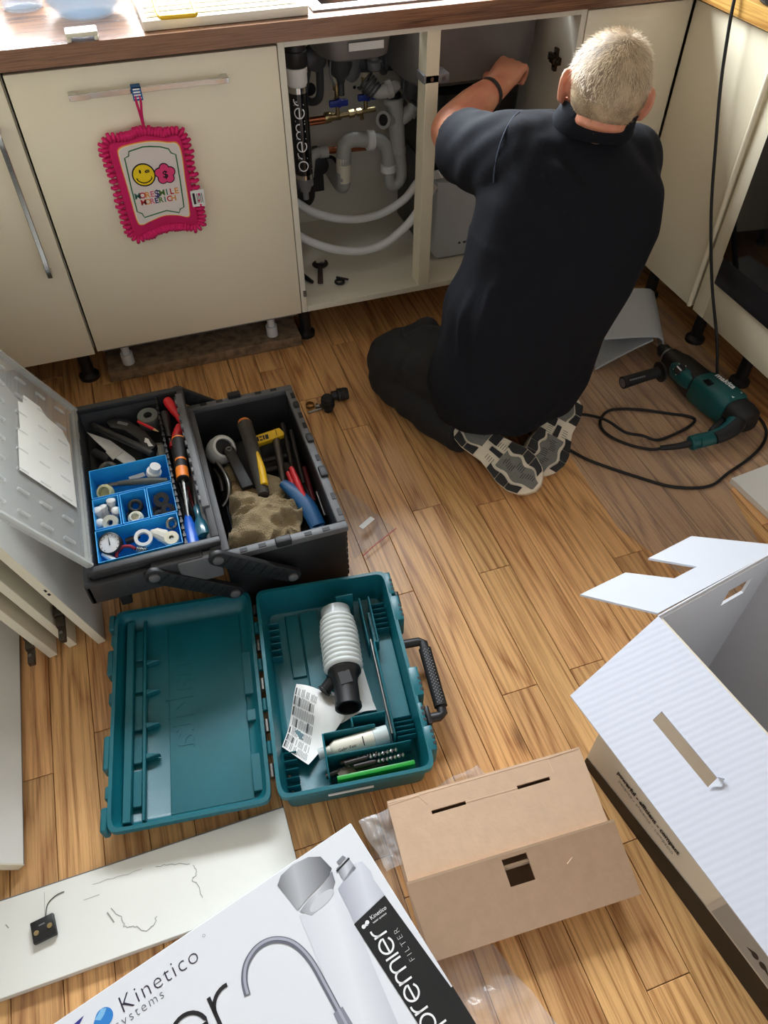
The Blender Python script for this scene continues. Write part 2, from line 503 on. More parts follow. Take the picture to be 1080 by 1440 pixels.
# --- cabinet at the far left
c = thing('base_cabinet', (-0.30, 0.3, 0), 'cream base cabinet with upright chrome handle left of the pink cloth', 'cabinet')
mk('carcass', gbox((-.598, .022, .15), (-.004, .58, .868)), CARC, c)
mk('door', gbox((-.597, 0, .142), (-.006, .0205, .860)), CREAM, c, bev=.0015)
d = [o for o in c.children if o.name.startswith('door')][0]
bow_handle(d, (-.045, 0, .405), (-.045, 0, .765), (0, -1, 0), (1, 0, 0))
mk('leg', leg_geo(-.053, .10), BLACKP, c, smooth='auto'); mk('leg', leg_geo(-.55, .10), BLACKP, c, smooth='auto')
# --- appliance behind the door with the cloth
c = thing('dishwasher', (0.30, 0.3, 0), 'built-in dishwasher behind plain cream door with horizontal chrome handle', 'dishwasher')
mk('body', gbox((.012, .024, .13), (.588, .56, .862)), MGREY, c)
d = mk('door', gbox((.002, 0, .149), (.598, .0225, .860)), CREAM, c, bev=.0015)
bow_handle(d, (.122, 0, .810), (.475, 0, .810), (0, -1, 0), (0, 0, 1))
for x in (.07, .515):
    mk('foot', merge(glathe([(.018, 0), (.018, .035), (.012, .036), (.012, .1)], 12, (x, .085, .0352)), gbox((x-.02, .07, .118), (x+.02, .1, .1301))), WPVC, c, smooth='auto')
mkthing('timber_base', gbox((.006, .048, 0), (.600, .56, .035)), mat('chipboard', (150, 124, 96), .85, var=.35, vscale=45, dirt=(104, 84, 64)), 'worn timber board on the floor under the dishwasher', 'timber board', bev=.003)

# --- open sink cabinet
c = thing('sink_cabinet', (1.0, 0.28, 0), 'open cream double sink cabinet with its doors taken off', 'cabinet')
sc_ = c
mk('side_panel', gbox((.600, 0, .15), (.616, .56, .868)), CARC, c, bev=.0008, seg=1)
mk('side_panel', gbox((1.386, 0, .15), (1.402, .56, .868)), CARC, c, bev=.0008, seg=1)
mk('bottom_panel', gbox((.6165, 0, .150), (1.3855, .56, .168)), CARC, c, bev=.0008, seg=1)
# back panel with round pipe holes
bp = mk('back_panel', gbox((.6165, .500, .168), (1.3855, .506, .868)), CARC, c)
for (x, z, r) in ((.790, .585, .019), (.742, .655, .02), (.838, .352, .03), (.932, .575, .005), (.945, .572, .004)):
    mk('pipe_hole', glathe([(r, 0), (r, .0006)], 20, (x, .4999, z), (0, -1, 0)), BLACKR, bp)
mk('centre_post', gbox((.970, 0, .168), (1.005, .055, .855)), CREAM, c, bev=.001, seg=1)
mk('top_rail', gbox((.616, 0, .855), (1.386, .03, .868)), CARC, c)
for x, a in ((.996, .968), (1.000, 1.030)):
    h = mk('hinge_arm', gbox((min(x, a)-.004, .0, .738), (max(x, a)+.004, .052, .758)), MGREY, c, bev=.002)
    mk('screw', glathe([(.005, 0), (.005, .001)], 10, ((x+a)/2+.004, -.001, .748), (0, -1, 0)), STEEL, h)
hp = mk('hinge_plate', merge(gbox((1.379, .080, .700), (1.386, .098, .756)), gbox((1.376, .062, .720), (1.386, .122, .738)), gbox((1.366, .07, .722), (1.378, .095, .736))), mat('dull_brass', (74, 60, 42), .4, .8), c, bev=.001)
for y, z in ((.068, .729), (.116, .729), (.089, .706), (.089, .750)):
    mk('screw', glathe([(.004, 0), (.004, .002)], 8, (1.379 if abs(z-.729) > .01 else 1.376, y, z), (-1, 0, 0)), STEEL, hp)
mk('leg', leg_geo(.626, .103), BLACKP, c, smooth='auto'); mk('leg', leg_geo(1.36, .103), BLACKP, c, smooth='auto')
mk('door_stop', merge(gbox((.608, -.006, .205), (.617, .004, .222)), glathe([(.003, 0), (.003, .003)], 8, (.611, -.006, .213), (0, -1, 0))), STEEL, c)

# --- closed cabinet to the right of the man, back run
c = thing('base_cabinet', (1.55, 0.3, 0), 'cream base cabinet with closed plain door behind the man', 'cabinet')
mk('carcass', gbox((1.405, .022, .15), (1.70, .58, .868)), CARC, c)
mk('door', gbox((1.405, 0, .149), (1.7145, .0205, .862)), CREAM, c, bev=.0015)
mk('leg', leg_geo(1.62, .12), BLACKP, c, smooth='auto')
# --- right run
c = thing('base_cabinet', (2.0, -.18, 0), 'cream base cabinet in the right-hand run, behind the hanging black cable', 'cabinet')
mk('carcass', gbox((1.742, -.352, .15), (2.30, .0, .868)), CARC, c)
mk('door', gbox((1.7195, -.342, .149), (1.7415, -.004, .862)), CREAM, c, bev=.0015)
mk('edge_bar', gtube([(1.712, -.349, .158), (1.712, -.349, .862)], .0075, 12), CREAM, c, smooth='auto')
mk('leg', leg_geo(1.80, -.33), BLACKP, c, smooth='auto'); mk('leg', leg_geo(1.80, -.06), BLACKP, c, smooth='auto')
c = thing('oven_housing', (2.0, -.7, 0), 'cream oven housing cabinet with plain panel under the black oven', 'cabinet')
mk('carcass', gbox((1.745, -1.03, .15), (2.30, -.356, .270)), CARC, c)
mk('filler_strip', gbox((1.7195, -.412, .149), (1.7445, -.359, .862)), CREAM, c, bev=.0015)
mk('side_panel', gbox((1.7455, -.375, .2701), (2.30, -.3565, .868)), CARC, c)
mk('lower_panel', gbox((1.7195, -1.02, .149), (1.7445, -.414, .268)), CREAM, c, bev=.0015)
mk('leg', leg_geo(1.80, -.56), BLACKP, c, smooth='auto'); mk('leg', leg_geo(1.80, -.95), BLACKP, c, smooth='auto')
c = thing('built_in_oven', (1.98, -.72, .271), 'built-in oven with black glass door and dark steel lower band', 'oven')
OVG = mat('oven_glass', (8, 8, 10), .06, spec=.7)
mk('body', gbox((1.7385, -1.01, .271), (2.25, -.420, .862)), DARKV, c)
mk('door_glass', gbox((1.706, -1.01, .352), (1.738, -.417, .76)), OVG, c, bev=.002)
mk('lower_band', gbox((1.708, -1.01, .272), (1.738, -.417, .351)), mat('oven_band', (52, 52, 56), .3, .6), c, bev=.002)
mk('control_panel', gbox((1.708, -1.01, .761), (1.738, -.417, .862)), OVG, c, bev=.002)

# ================================================================== WORKTOPS AND SINK
hx0, hx1, hy0, hy1 = .70, 1.37, .075, .545
wt = thing('worktop', (.81, .3, .872), 'dark walnut worktop along the window wall', 'worktop')
mk('slab', merge(gbox((-.715, -.022, .872), (hx0, .618, .912)), gbox((hx1, -.022, .872), (2.335, .618, .912)),
   gbox((hx0, -.022, .872), (hx1, hy0, .912)), gbox((hx0, hy1, .872), (hx1, .618, .912))), WALNUT, wt)
mkthing('worktop', gbox((1.697, -1.6, .872), (2.335, -.0225, .912)), OAKTOP, 'light oak worktop of the right-hand run', 'worktop', bev=.001, seg=1)

def gbowl(x0, x1, y0, y1, z0, z1, rb=.05):
    cx, cy = (x0+x1)/2, (y0+y1)/2; hx, hy = (x1-x0)/2, (y1-y0)/2
    secs = []
    for t, ins in ((0, .055), (.02, .03), (.08, .012), (.35, .005), (1, 0)):
        secs.append(((cx, cy, z0+(z1-z0)*t), (hx-ins, 0, 0), (0, hy-ins, 0)))
    o = gloft(secs, 40, 4.5)
    return o
sk = thing('sink', (1.03, .31, .66), 'steel double-bowl sink set into the worktop, bowls seen from below', 'sink')
mk('bowl', gbowl(.725, .94, .10, .50, .765, .912), SINKM, sk, smooth='auto', label='small round-cornered steel bowl over the waste pipes')
mk('bowl', gbowl(.96, 1.36, .10, .50, .675, .912), SINKM, sk, smooth='auto', label='large steel bowl above the black tank')
mk('rim', merge(gbox((.695, .022, .9121), (1.385, .06, .9165)), gbox((.695, .515, .9121), (1.385, .56, .9165)), gbox((.695, .06, .9121), (.725, .515, .9165)), gbox((1.36, .06, .9121), (1.385, .515, .9165)), gbox((.94, .06, .9121), (.96, .515, .9165))), STEEL, sk)
mk('sticker', gbox((.800, .0985, .80), (.892, .0995, .818)), WPVC, sk)

# drainer tray on the worktop with ribs
DW = mat('drainer_white', (236, 230, 214), .35)
dr = thing('draining_tray', (.50, .24, .912), 'off-white ribbed draining tray on the walnut worktop', 'draining tray')
mk('tray', gtray((.312, .004, .9121), (.680, .49, .932), .006, .010), DW, dr, bev=.003)
for i in range(12):
    mk('rib', gbox((.325, .025+i*.037, .9221), (.668, .037+i*.037, .929)), DW, dr, bev=.003)
yw = mkthing('wire_holder', gtube([(.352, .10, .952), (.348, .045, .950), (.347, -.020, .948), (.350, -.034, .947), (.356, -.040, .947), (.412, -.043, .947), (.420, -.040, .947), (.424, -.030, .948), (.428, .045, .950), (.432, .10, .952), (.42, .13, .99), (.365, .14, .99)], .0046, 10, closed=True, spline=3), YELLOW, 'yellow wire holder lying over the draining tray', 'wire holder', smooth=True)

GL = clear_mat('clear_glass', (196, 214, 228), .34, .03)
bw = thing('glass_bowl', (.205, .170, .912), 'clear glass bowl half full of water on the walnut worktop', 'bowl')
mk('bowl', glathe([(.045, .0), (.062, .004), (.084, .03), (.098, .075), (.104, .11), (.101, .11), (.095, .075), (.081, .032), (.06, .008), (.001, .006)], 32, (.205, .170, .9121), capb=False), GL, bw, smooth=True)
mk('water', glathe([(.056, .0085), (.0775, .033), (.088, .055), (.001, .0551)], 32, (.205, .170, .9121), capb=False), clear_mat('water', (176, 200, 220), .34, .02, bump=.2, bscale=25), bw, smooth='auto')
gl = thing('drinking_glass', (.068, .272, .912), 'empty drinking glass in the corner of the worktop', 'glass')
mk('tumbler', glathe([(.040, 0), (.045, .004), (.048, .11), (.046, .11), (.043, .008), (.001, .007)], 28, (.068, .272, .9121), capb=False), GL, gl, smooth=True)
mk('painted_reflection', glathe([(.0455, .030), (.0468, .07)], 28, (.068, .272, .9121), capa=False, capb=False), clear_mat('orange_reflection', (240, 140, 40), .4, .2), gl, smooth=True)  # orange reflections in the glass, painted as a see-through coloured sleeve
mkthing('soap_rest', merge(gbox((.150, -.020, .921), (.216, .026, .930)), gbox((.150, -.020, .9121), (.160, .026, .9215)), gbox((.206, -.020, .9121), (.216, .026, .9215))), IVORY, 'small white bridge-shaped soap rest in front of the glass bowl', 'soap rest', bev=.003)
rt = thing('tray', (1.760, -.268, .912), 'small dark tray with a red rim on the oak worktop', 'tray')
mk('tray', glathe([(.05, 0), (.055, .003), (.058, .02), (.055, .02), (.052, .004), (.001, .003)], 28, (1.760, -.268, .9121), capb=False), BLACKP, rt, smooth='auto')
mk('rim', gring((1.760, -.268, .932), .0575, .003, seg=28), RED, rt, smooth=True)
# ================================================================== INSIDE THE SINK CABINET
# --- slim black water filter with white lettering
FX, FY = .662, .100
wf = thing('water_filter', (FX, FY, .43), 'slim black upright water filter with white lettering and black cap', 'water filter')
NAVY = mat('filter_black', (14, 15, 19), .18, coat=.3)
mk('cap', glathe([(.028, 0), (.030, .003), (.030, .034), (.027, .036), (.027, .065), (.02, .07)], 28, (FX, FY, .783)), BLACKP, wf, smooth='auto')
mk('collar', glathe([(.022, 0), (.0265, .006), (.0265, .028), (.028, .03), (.028, .043)], 28, (FX, FY, .738)), WPVC, wf, smooth='auto')
mk('ring', glathe([(.0245, 0), (.0245, .014)], 28, (FX, FY, .724)), CHROME, wf, smooth='auto')
body = mk('cartridge', glathe([(.0245, 0), (.0245, .205)], 32, (FX, FY, .519)), NAVY, wf, smooth='auto')
(tv, tfc), tl = gthin('premier', .0255, .0030)
ac = RAD(-103); r_ = .0249
def wrap(v): 
    a = ac - (v[1]-.0127)/r_
    return (FX+r_*math.cos(a), FY+r_*math.sin(a), .533+v[0])
mk('lettering', ([wrap(v) for v in tv], tfc), TEXTW, body)
tw = gtext('K', .008, ext=0)
mk('lettering', ([wrap((v[0]+.172, v[1]+.016, 0)) for v in tw[0]], tw[1]), TEXTW, body)
mk('ring', glathe([(.0245, 0), (.0245, .012)], 28, (FX, FY, .507)), CHROME, wf, smooth='auto')
mk('outlet', glathe([(.008, 0), (.008, .02), (.013, .022), (.022, .05), (.022, .062)], 24, (FX, FY, .445)), MGREY, wf, smooth='auto')

# --- dark grey waste under the small bowl
DKG = mat('graphite_plastic', (66, 68, 70), .4, var=.12)
ws = thing('basket_waste', (.833, .30, .60), 'dark grey basket waste hanging under the small bowl', 'waste fitting')
mk('cup', glathe([(.010, 0), (.014, .012), (.026, .022), (.034, .045), (.034, .085), (.037, .088), (.037, .098), (.030, .105)], 28, (.833, .300, .662)), DKG, ws, smooth='auto')
mk('strap', gtube([(.800, .268, .742), (.792, .262, .70), (.806, .262, .668)], .003, 8, spline=4), MGREY, ws, smooth=True)
mk('tail', glathe([(.009, 0), (.009, .032)], 16, (.833, .300, .630)), DKG, ws, smooth='auto')
# overflow pipes to the left of it
ov = thing('overflow_pipes', (.76, .33, .60), 'two dark grey overflow pipes behind the filter cap', 'waste pipe')
mk('body', glathe([(.020, 0), (.032, .006), (.032, .03), (.02, .038)], 24, (.752, .30, .735), (.25, -.95, .1)), DKG, ov, smooth='auto')
mk('pipe', gtube([(.745, .31, .72), (.735, .32, .67), (.722, .33, .60), (.706, .335, .57)], .012, 12, spline=5), DKG, ov, smooth='auto')
mk('pipe', gtube([(.775, .31, .72), (.778, .32, .67), (.775, .33, .62), (.758, .36, .600), (.742, .40, .605)], .011, 12, spline=5), DKG, ov, smooth='auto')

# --- dark manifold and pale elbow between the bowls
mn = thing('waste_manifold', (.95, .30, .62), 'dark grey waste manifold with pale threaded elbow between the bowls', 'waste pipe')
mk('crossbar', gtube([(.865, .33, .70), (.92, .33, .695), (.98, .33, .693), (1.035, .33, .69)], .024, 18), DKG, mn, smooth='auto')
mk('flange', glathe([(.034, 0), (.034, .01), (.028, .014)], 24, (.962, .33, .694), (1, 0, 0)), DKG, mn, smooth='auto')
mk('flange', glathe([(.040, 0), (.042, .008), (.03, .016)], 24, (.868, .31, .70), (.6, -.8, 0)), MGREY, mn, smooth='auto')
mk('riser', glathe([(.013, 0), (.019, .004), (.021, .024), (.012, .028), (.012, .07)], 20, (.927, .285, .688)), MGREY, mn, smooth='auto')
mk('thread', merge(*[gring((.893+.006*i, .262-.004*i, .672-.0065*i), .026-.001*i, .0038, (.62, -.45, -.6), 22, 6) for i in range(5)]), DKG, mn, smooth=True)
mk('elbow', gtube([(.897, .262, .668), (.910, .25, .652), (.930, .243, .646), (.955, .242, .650), (.985, .246, .658)], [.019, .018, .018, .020, .012], 18, spline=4), PGREY, mn, smooth='auto')
mk('nut', glathe([(.021, 0), (.024, .003), (.024, .016), (.021, .019)], 10, (.947, .242, .649), (1, 0, .2)), PGREY, mn, smooth='auto')
mk('cup', glathe([(.012, 0), (.022, .012), (.028, .03), (.029, .055), (.034, .058), (.034, .066), (.028, .07)], 26, (1.022, .245, .618)), DKG, mn, smooth='auto')
mk('strap', gtube([(.995, .222, .688), (.988, .214, .655), (.995, .22, .632), (1.02, .235, .612), (1.048, .24, .628)], .003, 8, spline=4), DKG, mn, smooth=True)

# --- pale grey bottle trap / P-trap
tp = thing('sink_trap', (.95, .32, .35), 'pale grey plastic sink trap with U-bend and white nuts', 'waste trap')
mk('standpipe', gtube([(.991, .30, .598), (.997, .30, .55), (1.006, .30, .48), (1.013, .30, .42)], [.026, .026, .022, .017], 20), PGREY, tp, smooth='auto')
mk('collar', glathe([(.030, 0), (.030, .014), (.028, .016)], 24, (.9895, .30, .592), (-.02, 0, 1)), PGREY, tp, smooth='auto')
mk('seal', glathe([(.022, 0), (.022, .012), (.018, .013), (.018, .03)], 22, (.989, .30, .606)), BLACKR, tp, smooth='auto')
mk('side_inlet', merge(gtube([(.994, .30, .545), (.972, .285, .552), (.950, .268, .560)], .017, 18), glathe([(.024, 0), (.024, .010), (.016, .0105), (.016, .002)], 22, (.953, .270, .559), (-.72, -.6, .28), capb=False)), PGREY, tp, smooth='auto')
mk('side_opening', glathe([(.0155, 0), (.0155, .001)], 20, (.9488, .2662, .5608), (-.72, -.6, .28)), BLACKR, tp)
mk('side_branch', merge(gtube([(1.0, .30, .538), (1.03, .295, .553), (1.052, .29, .585)], .018, 18, spline=4), glathe([(.022, 0), (.022, .014)], 20, (1.036, .294, .556), (.6, 0, .8))), PGREY, tp, smooth='auto')
mk('nut', merge(glathe([(.021, 0), (.023, .002), (.023, .018), (.021, .02)], 12, (1.0085, .30, .465), (.06, 0, -1))), PGREY, tp, smooth='auto')
mk('u_bend', gtube([(1.011, .30, .45), (1.018, .30, .40), (1.017, .302, .365), (1.002, .306, .345), (.984, .308, .352), (.979, .31, .38), (.978, .31, .40)], .0175, 18, spline=5), PGREY, tp, smooth='auto')
mk('nut', glathe([(.022, 0), (.025, .003), (.025, .022), (.021, .024)], 12, (.9785, .31, .388), (0, 0, 1)), WPVC, tp, smooth='auto')
mk('upper_elbow', gtube([(.979, .31, .41), (.977, .312, .445), (.969, .315, .468), (.948, .32, .482), (.925, .322, .486)], .0205, 18, spline=5), PGREY, tp, smooth='auto')
mk('nut', glathe([(.023, 0), (.029, .002), (.029, .022), (.025, .024)], 12, (.936, .322, .484), (-1, 0, .1)), WPVC, tp, smooth='auto')
mk('cross_pipe', gtube([(.928, .322, .486), (.885, .326, .492), (.862, .328, .492), (.846, .33, .48), (.841, .33, .455), (.840, .33, .425)], .0225, 18, spline=5), PGREY, tp, smooth='auto')
mk('down_pipe', gtube([(.840, .33, .445), (.838, .332, .37)], .0225, 18), IVORY, tp, smooth='auto')
mk('wall_elbow', gtube([(.838, .332, .40), (.837, .335, .36), (.836, .36, .345), (.836, .42, .346), (.836, .499, .35)], .0225, 18, spline=4), PGREY, tp, smooth='auto')

# --- copper supplies with blue isolation valves
sp = thing('supply_pipe', (.83, .36, .55), 'upper copper supply pipe with two blue-handled valves', 'water pipe')
mk('pipe', gtube([(.618, .36, .549), (.81, .36, .551)], .0085, 14), COPPER, sp, smooth='auto')
mk('pipe', gtube([(.618, .372, .535), (.81, .372, .537)], .0065, 14), COPPER, sp, smooth='auto')
mk('coupling', merge(glathe([(.014, 0), (.015, .003), (.015, .018), (.014, .02)], 10, (.795, .36, .552), (1, 0, 0)), glathe([(.011, 0), (.011, .03)], 14, (.815, .36, .552), (1, 0, 0))), BRASS, sp, smooth='auto')
mk('manifold', merge(gtube([(.83, .355, .554), (.95, .35, .562)], .0075, 14), glathe([(.012, 0), (.012, .016)], 8, (.868, .353, .556), (1, 0, .06)), glathe([(.011, 0), (.011, .014)], 8, (.892, .352, .558), (1, 0, .06)), glathe([(.006, 0), (.006, .02)], 10, (.905, .35, .557), (0, -.6, -.8))), BRASS, sp, smooth='auto')
for x, z in ((.834, .555), (.921, .562)):
    v = mk('isolation_valve', merge(glathe([(.006, 0), (.006, .03), (.010, .032), (.010, .05), (.007, .052), (.007, .07), (.012, .072), (.012, .095)], 14, (x, .352, z))), BRASS, sp, smooth='auto')
    mk('blue_handle', merge(gbox((x-.030, .325, z+.034), (x+.026, .338, z+.052)), glathe([(.012, 0), (.012, .014)], 12, (x, .34, z+.043), (0, -1, 0))), BLUEV, v, bev=.003)
    mk('hose_nut', glathe([(.013, 0), (.015, .004), (.015, .02), (.013, .024)], 8, (x, .352, z+.092)), IVORY, v, smooth='auto')
    mk('hose', gtube([(x, .352, z+.11), (x, .35, z+.16), (x-.005, .36, z+.205)], .008, 12, spline=4), STEEL, v, smooth='auto')
sp2 = thing('supply_pipe', (.83, .43, .42), 'lower pair of copper pipes running behind the pale sink trap', 'water pipe')
mk('pipe', gtube([(.77, .43, .431), (.98, .43, .421)], .0085, 14), COPPER, sp2, smooth='auto')
mk('pipe', gtube([(.77, .445, .420), (.98, .445, .410)], .0075, 14), COPPER, sp2, smooth='auto')

# --- appliance waste at the left: pale elbow over a black sump
ap = thing('appliance_waste', (.74, .36, .32), 'pale grey elbow fitted into a black sump box on the left', 'waste pipe')
mk('elbow', gtube([(.728, .33, .400), (.734, .332, .43), (.742, .335, .455), (.762, .338, .464), (.782, .34, .464)], .0145, 16, spline=5), PGREY, ap, smooth='auto')
mk('nut', glathe([(.018, 0), (.018, .026)], 10, (.768, .339, .464), (1, 0, 0)), PGREY, ap, smooth='auto')
mk('spigot', merge(glathe([(.012, 0), (.012, .04), (.016, .042), (.016, .05)], 16, (.728, .33, .375)), glathe([(.010, 0), (.010, .03)], 14, (.727, .328, .39), (-.75, -.65, -.1))), PGREY, ap, smooth='auto')
mk('sump', merge(gbox((.66, .36, .335), (.782, .42, .452)), glathe([(.04, 0), (.044, .004), (.044, .03), (.03, .034)], 24, (.700, .36, .345), (0, -1, 0)), glathe([(.03, 0), (.03, .004)], 24, (.770, .36, .415), (0, -1, 0))), BLACKP, ap, bev=.003)

# --- white hoses looping across the cabinet
WH = mat('white_hose', (222, 222, 220), .4)
mkthing('drain_hose', gtube([(.640, .27, .385), (.671, .262, .357), (.713, .25, .328), (.770, .245, .303), (.826, .24, .291), (.880, .24, .286), (.940, .235, .298), (1.003, .22, .339), (1.045, .20, .40), (1.075, .105, .455)], .0125, 16, spline=6), WH, 'upper white plastic hose looping across the sink cabinet', 'hose', smooth='auto')
mkthing('drain_hose', gtube([(.622, .15, .335), (.650, .14, .310), (.697, .13, .284), (.750, .125, .262), (.807, .12, .250), (.855, .12, .248), (.910, .118, .263), (.968, .112, .308), (1.000, .105, .350), (1.045, .09, .43)], .0125, 16, spline=6), WH, 'lower white plastic hose looping over the cabinet floor', 'hose', smooth='auto')

# --- small tools on the cabinet floor
zc = .1683
wr = thing('adjustable_wrench', (.705, .17, zc), 'small dark adjustable wrench lying on the cabinet floor', 'wrench')
DSTEEL = mat('dark_steel', (46, 40, 38), .45, .4)
jaw = [(-.006, -.05), (.006, -.05), (.0065, .012), (.02, .024), (.026, .036), (.022, .050), (.014, .056), (.016, .046), (.012, .040), (-.008, .036), (-.014, .042), (-.013, .052), (-.020, .046), (-.026, .034), (-.020, .022), (-.0065, .012)]
WF = frame((.703, .165, zc), (.965, -.26, 0), (.26, .965, 0))
jw = [(a, b+.014) for a, b in jaw]
mk('head', gprism([p for p in jw if p[1] > .024], 0, .009), DSTEEL, wr, F=WF, bev=.0015)
mk('handle', gprism([(-.0085, -.062), (.0085, -.062), (.0075, .03), (-.0075, .03)], 0, .010), mat('brown_grip', (58, 36, 30), .5), wr, F=WF, bev=.003)
mk('knurl', glathe([(.004, 0), (.004, .014)], 10, (0, .052, .007), (1, 0, 0)), STEEL, wr, F=WF, smooth='auto')
pl = thing('pliers', (.655, .16, zc), 'black-handled pliers half hidden at the cabinet side', 'pliers')
mk('grip', gtube([(.664, .112, zc+.008), (.652, .14, zc+.008), (.642, .175, zc+.008), (.640, .2, zc+.008)], [.005, .0075, .007, .005], 12, spline=4), BLACKR, pl, smooth='auto')
mk('grip', gtube([(.632, .125, zc+.008), (.630, .15, zc+.008), (.633, .18, zc+.008), (.636, .2, zc+.008)], [.005, .0075, .007, .005], 12, spline=4), BLACKR, pl, smooth='auto')
mk('jaws', gprism([(.630, .198), (.648, .198), (.644, .235), (.638, .252), (.632, .235)], zc+.003, zc+.013), DSTEEL, pl, bev=.002)
cl = thing('pipe_clip', (.750, .095, zc), 'small black plastic pipe clip on the cabinet floor', 'clip')
mk('ring', gring((.745, .092, zc+.005), .013, .004, seg=18), BLACKP, cl, smooth=True)
mk('flap', gprism([(.738, .108), (.770, .084), (.774, .090), (.742, .116)], zc+.008, zc+.012), BLACKP, cl, bev=.001)

# --- water softener filling the right-hand half
so = thing('water_softener', (1.2, .31, .168), 'boxy water softener, black tank with light grey front cover', 'water softener')
mk('tank', merge(gloft([((1.205, .325, .1685), (.138, 0, 0), (0, .15, 0)), ((1.205, .325, .64), (.140, 0, 0), (0, .152, 0)), ((1.205, .325, .655), (.13, 0, 0), (0, .14, 0))], 32, 7)), mat('tank_black', (12, 13, 17), .35), so, smooth='auto')
SG = mat('softener_grey', (188, 190, 192), .4)
mk('front_cover', gprism([(.0, .012), (.012, 0), (.27, 0), (.282, .012), (.282, .232), (.085, .232), (.077, .240), (.012, .246), (.0, .246)], 0, .046), SG, so, F=frame((1.068, .165, .1745), (1, 0, 0), (0, 0, 1)), bev=.003)
mk('side_cover', gbox((1.060, .166, .1745), (1.0665, .45, .44)), DGREY, so, bev=.002)
mk('lettering', gtext('Kinetico', .016), TEXTB, so, F=frame((1.172, .1185, .212), (1, 0, 0), (0, 0, 1)))
drop = [(-.006, .0)] + [(.004*math.cos(RAD(t)), .004*math.sin(RAD(t))) for t in range(-110, 111, 20)]
mk('emblem', merge(gprism([(a, b) for a, b in drop], 0, .0003), gprism([(.016-a, b) for a, b in drop], 0, .0003)), TEXTB, so, F=frame((1.153, .1186, .2175), (1, 0, 0), (0, 0, 1)))
# ================================================================== TOOLBOX
TG = mat('toolbox_charcoal', (50, 51, 53), .5, var=.3, vscale=16, bump=.05, bscale=80)
TK = mat('toolbox_black', (26, 26, 28), .5, var=.2, vscale=12, bump=.04)
TL = mat('toolbox_grey', (98, 99, 101), .5, var=.2, vscale=14)
tb = thing('toolbox', (.33, -.64, 0), 'open black cantilever toolbox with raised tray and clear lid', 'toolbox')
mk('bin', gtray((.203, -.892, .002), (.468, -.388, .192), .012, .010), TK, tb, bev=.003)
def gframe(x0, x1, y0, y1, z0, z1, w):
    return merge(gbox((x0, y0, z0), (x1, y0+w, z1)), gbox((x0, y1-w, z0), (x1, y1, z1)), gbox((x0, y0+w, z0), (x0+w, y1-w, z1)), gbox((x1-w, y0+w, z0), (x1, y1-w, z1)))
rim = mk('bin_rim', gframe(.198, .473, -.897, -.383, .186, .202, .020), TL, tb, bev=.003)
for i, (x, y, lx, ly) in enumerate(((.325, -.386, .032, .016), (.33, -.894, .034, .018), (.466, -.60, .016, .028), (.466, -.72, .018, .034), (.466, -.47, .014, .02))):
    mk('catch', gbox((x-lx/2, y-ly/2, .196), (x+lx/2, y+ly/2, .214 if i < 2 else .209)), TK, rim, bev=.003)
for x in (.245, .285, .385, .425):
    mk('notch', merge(gbox((x-.008, -.893, .2018), (x+.008, -.884, .2032))), BLACKR, rim)
    mk('notch', merge(gbox((x-.008, -.396, .2018), (x+.008, -.387, .2032))), BLACKR, rim)
for y in (-.85, -.80, -.67, -.55, -.51, -.43):
    mk('notch', gbox((.462, y-.010, .2018), (.471, y+.010, .2034)), BLACKR, rim)
for y in (-.86, -.42):
    mk('corner_post', merge(*[gbox((.4685, y-.02, .012+i*.02), (.474, y+.02, .026+i*.02)) for i in range(8)]), TK, tb, bev=.0015)
# tray
tr = mk('tray', gtray((-.056, -.896, .168), (.196, -.380, .252), .010, .006), TG, tb, bev=.003)
mk('tray_rim', gframe(-.060, .204, -.900, -.376, .246, .262, .016), TG, tr, bev=.003)
mk('tray_skirt', merge(gbox((-.072, -.912, .178), (.10, -.897, .238)), gbox((.06, -.918, .205), (.165, -.897, .248)), gbox((-.072, -.912, .178), (-.057, -.36, .236)), gbox((-.06, -.379, .18), (.19, -.366, .236))), TG, tr, bev=.005)
mk('tray_skirt', merge(gbox((.11, -.922, .175), (.196, -.9001, .246)), gbox((.178, -.90, .175), (.202, -.38, .2445))), TL, tr, bev=.006)
mk('foot', gbox((-.025, -.885, .118), (-.002, -.855, .169)), TK, tr, bev=.003)
mk('foot', gbox((-.025, -.42, .118), (-.002, -.39, .169)), TK, tr, bev=.003)
mk('divider', merge(gbox((.1355, -.886, .1745), (.1385, -.390, .254)), *[gbox((.134, -.88+i*.02, .2535), (.140, -.872+i*.02, .2565)) for i in range(25)]), TK, tr)
mk('side_rail', merge(gbox((.184, -.80, .235), (.2, -.41, .2665)), *[gbox((.180, -.78+i*.03, .2575), (.186, -.765+i*.03, .268)) for i in range(12)]), TL, tr, bev=.002)
for y, s in ((-.906, -1), (-.370, 1)):
    for (xa, za, xb, zb) in ((.190, .236, .335, .118), (.062, .232, .207, .114)):
        yy = y if s > 0 else y-.014
        M_ = frame((xa, yy, za), (xb-xa, 0, zb-za), (0, 0, 1))
        L_ = math.hypot(xb-xa, zb-za)
        a = mk('arm', gprism(arc(L_, 0, .019, -90, 90, 8)+arc(0, 0, .019, 90, 270, 8), -.006, .006), TK, tb, F=M_, bev=.002)
        mk('rivet', merge(*[glathe([(.011, 0), (.011, .004), (.008, .006)], 16, (px_, 0, .006), (0, 0, 1)) for px_ in (0, L_)], *[glathe([(.011, 0), (.011, .004), (.008, .006)], 16, (px_, 0, -.006), (0, 0, -1)) for px_ in (0, L_)]), TL, a, F=M_, smooth='auto')
        mk('grip_rib', merge(*[gbox((.02+i*.022, -.016, -.0075), (.026+i*.022, .016, .0075)) for i in range(7)]), TK, a, F=M_)
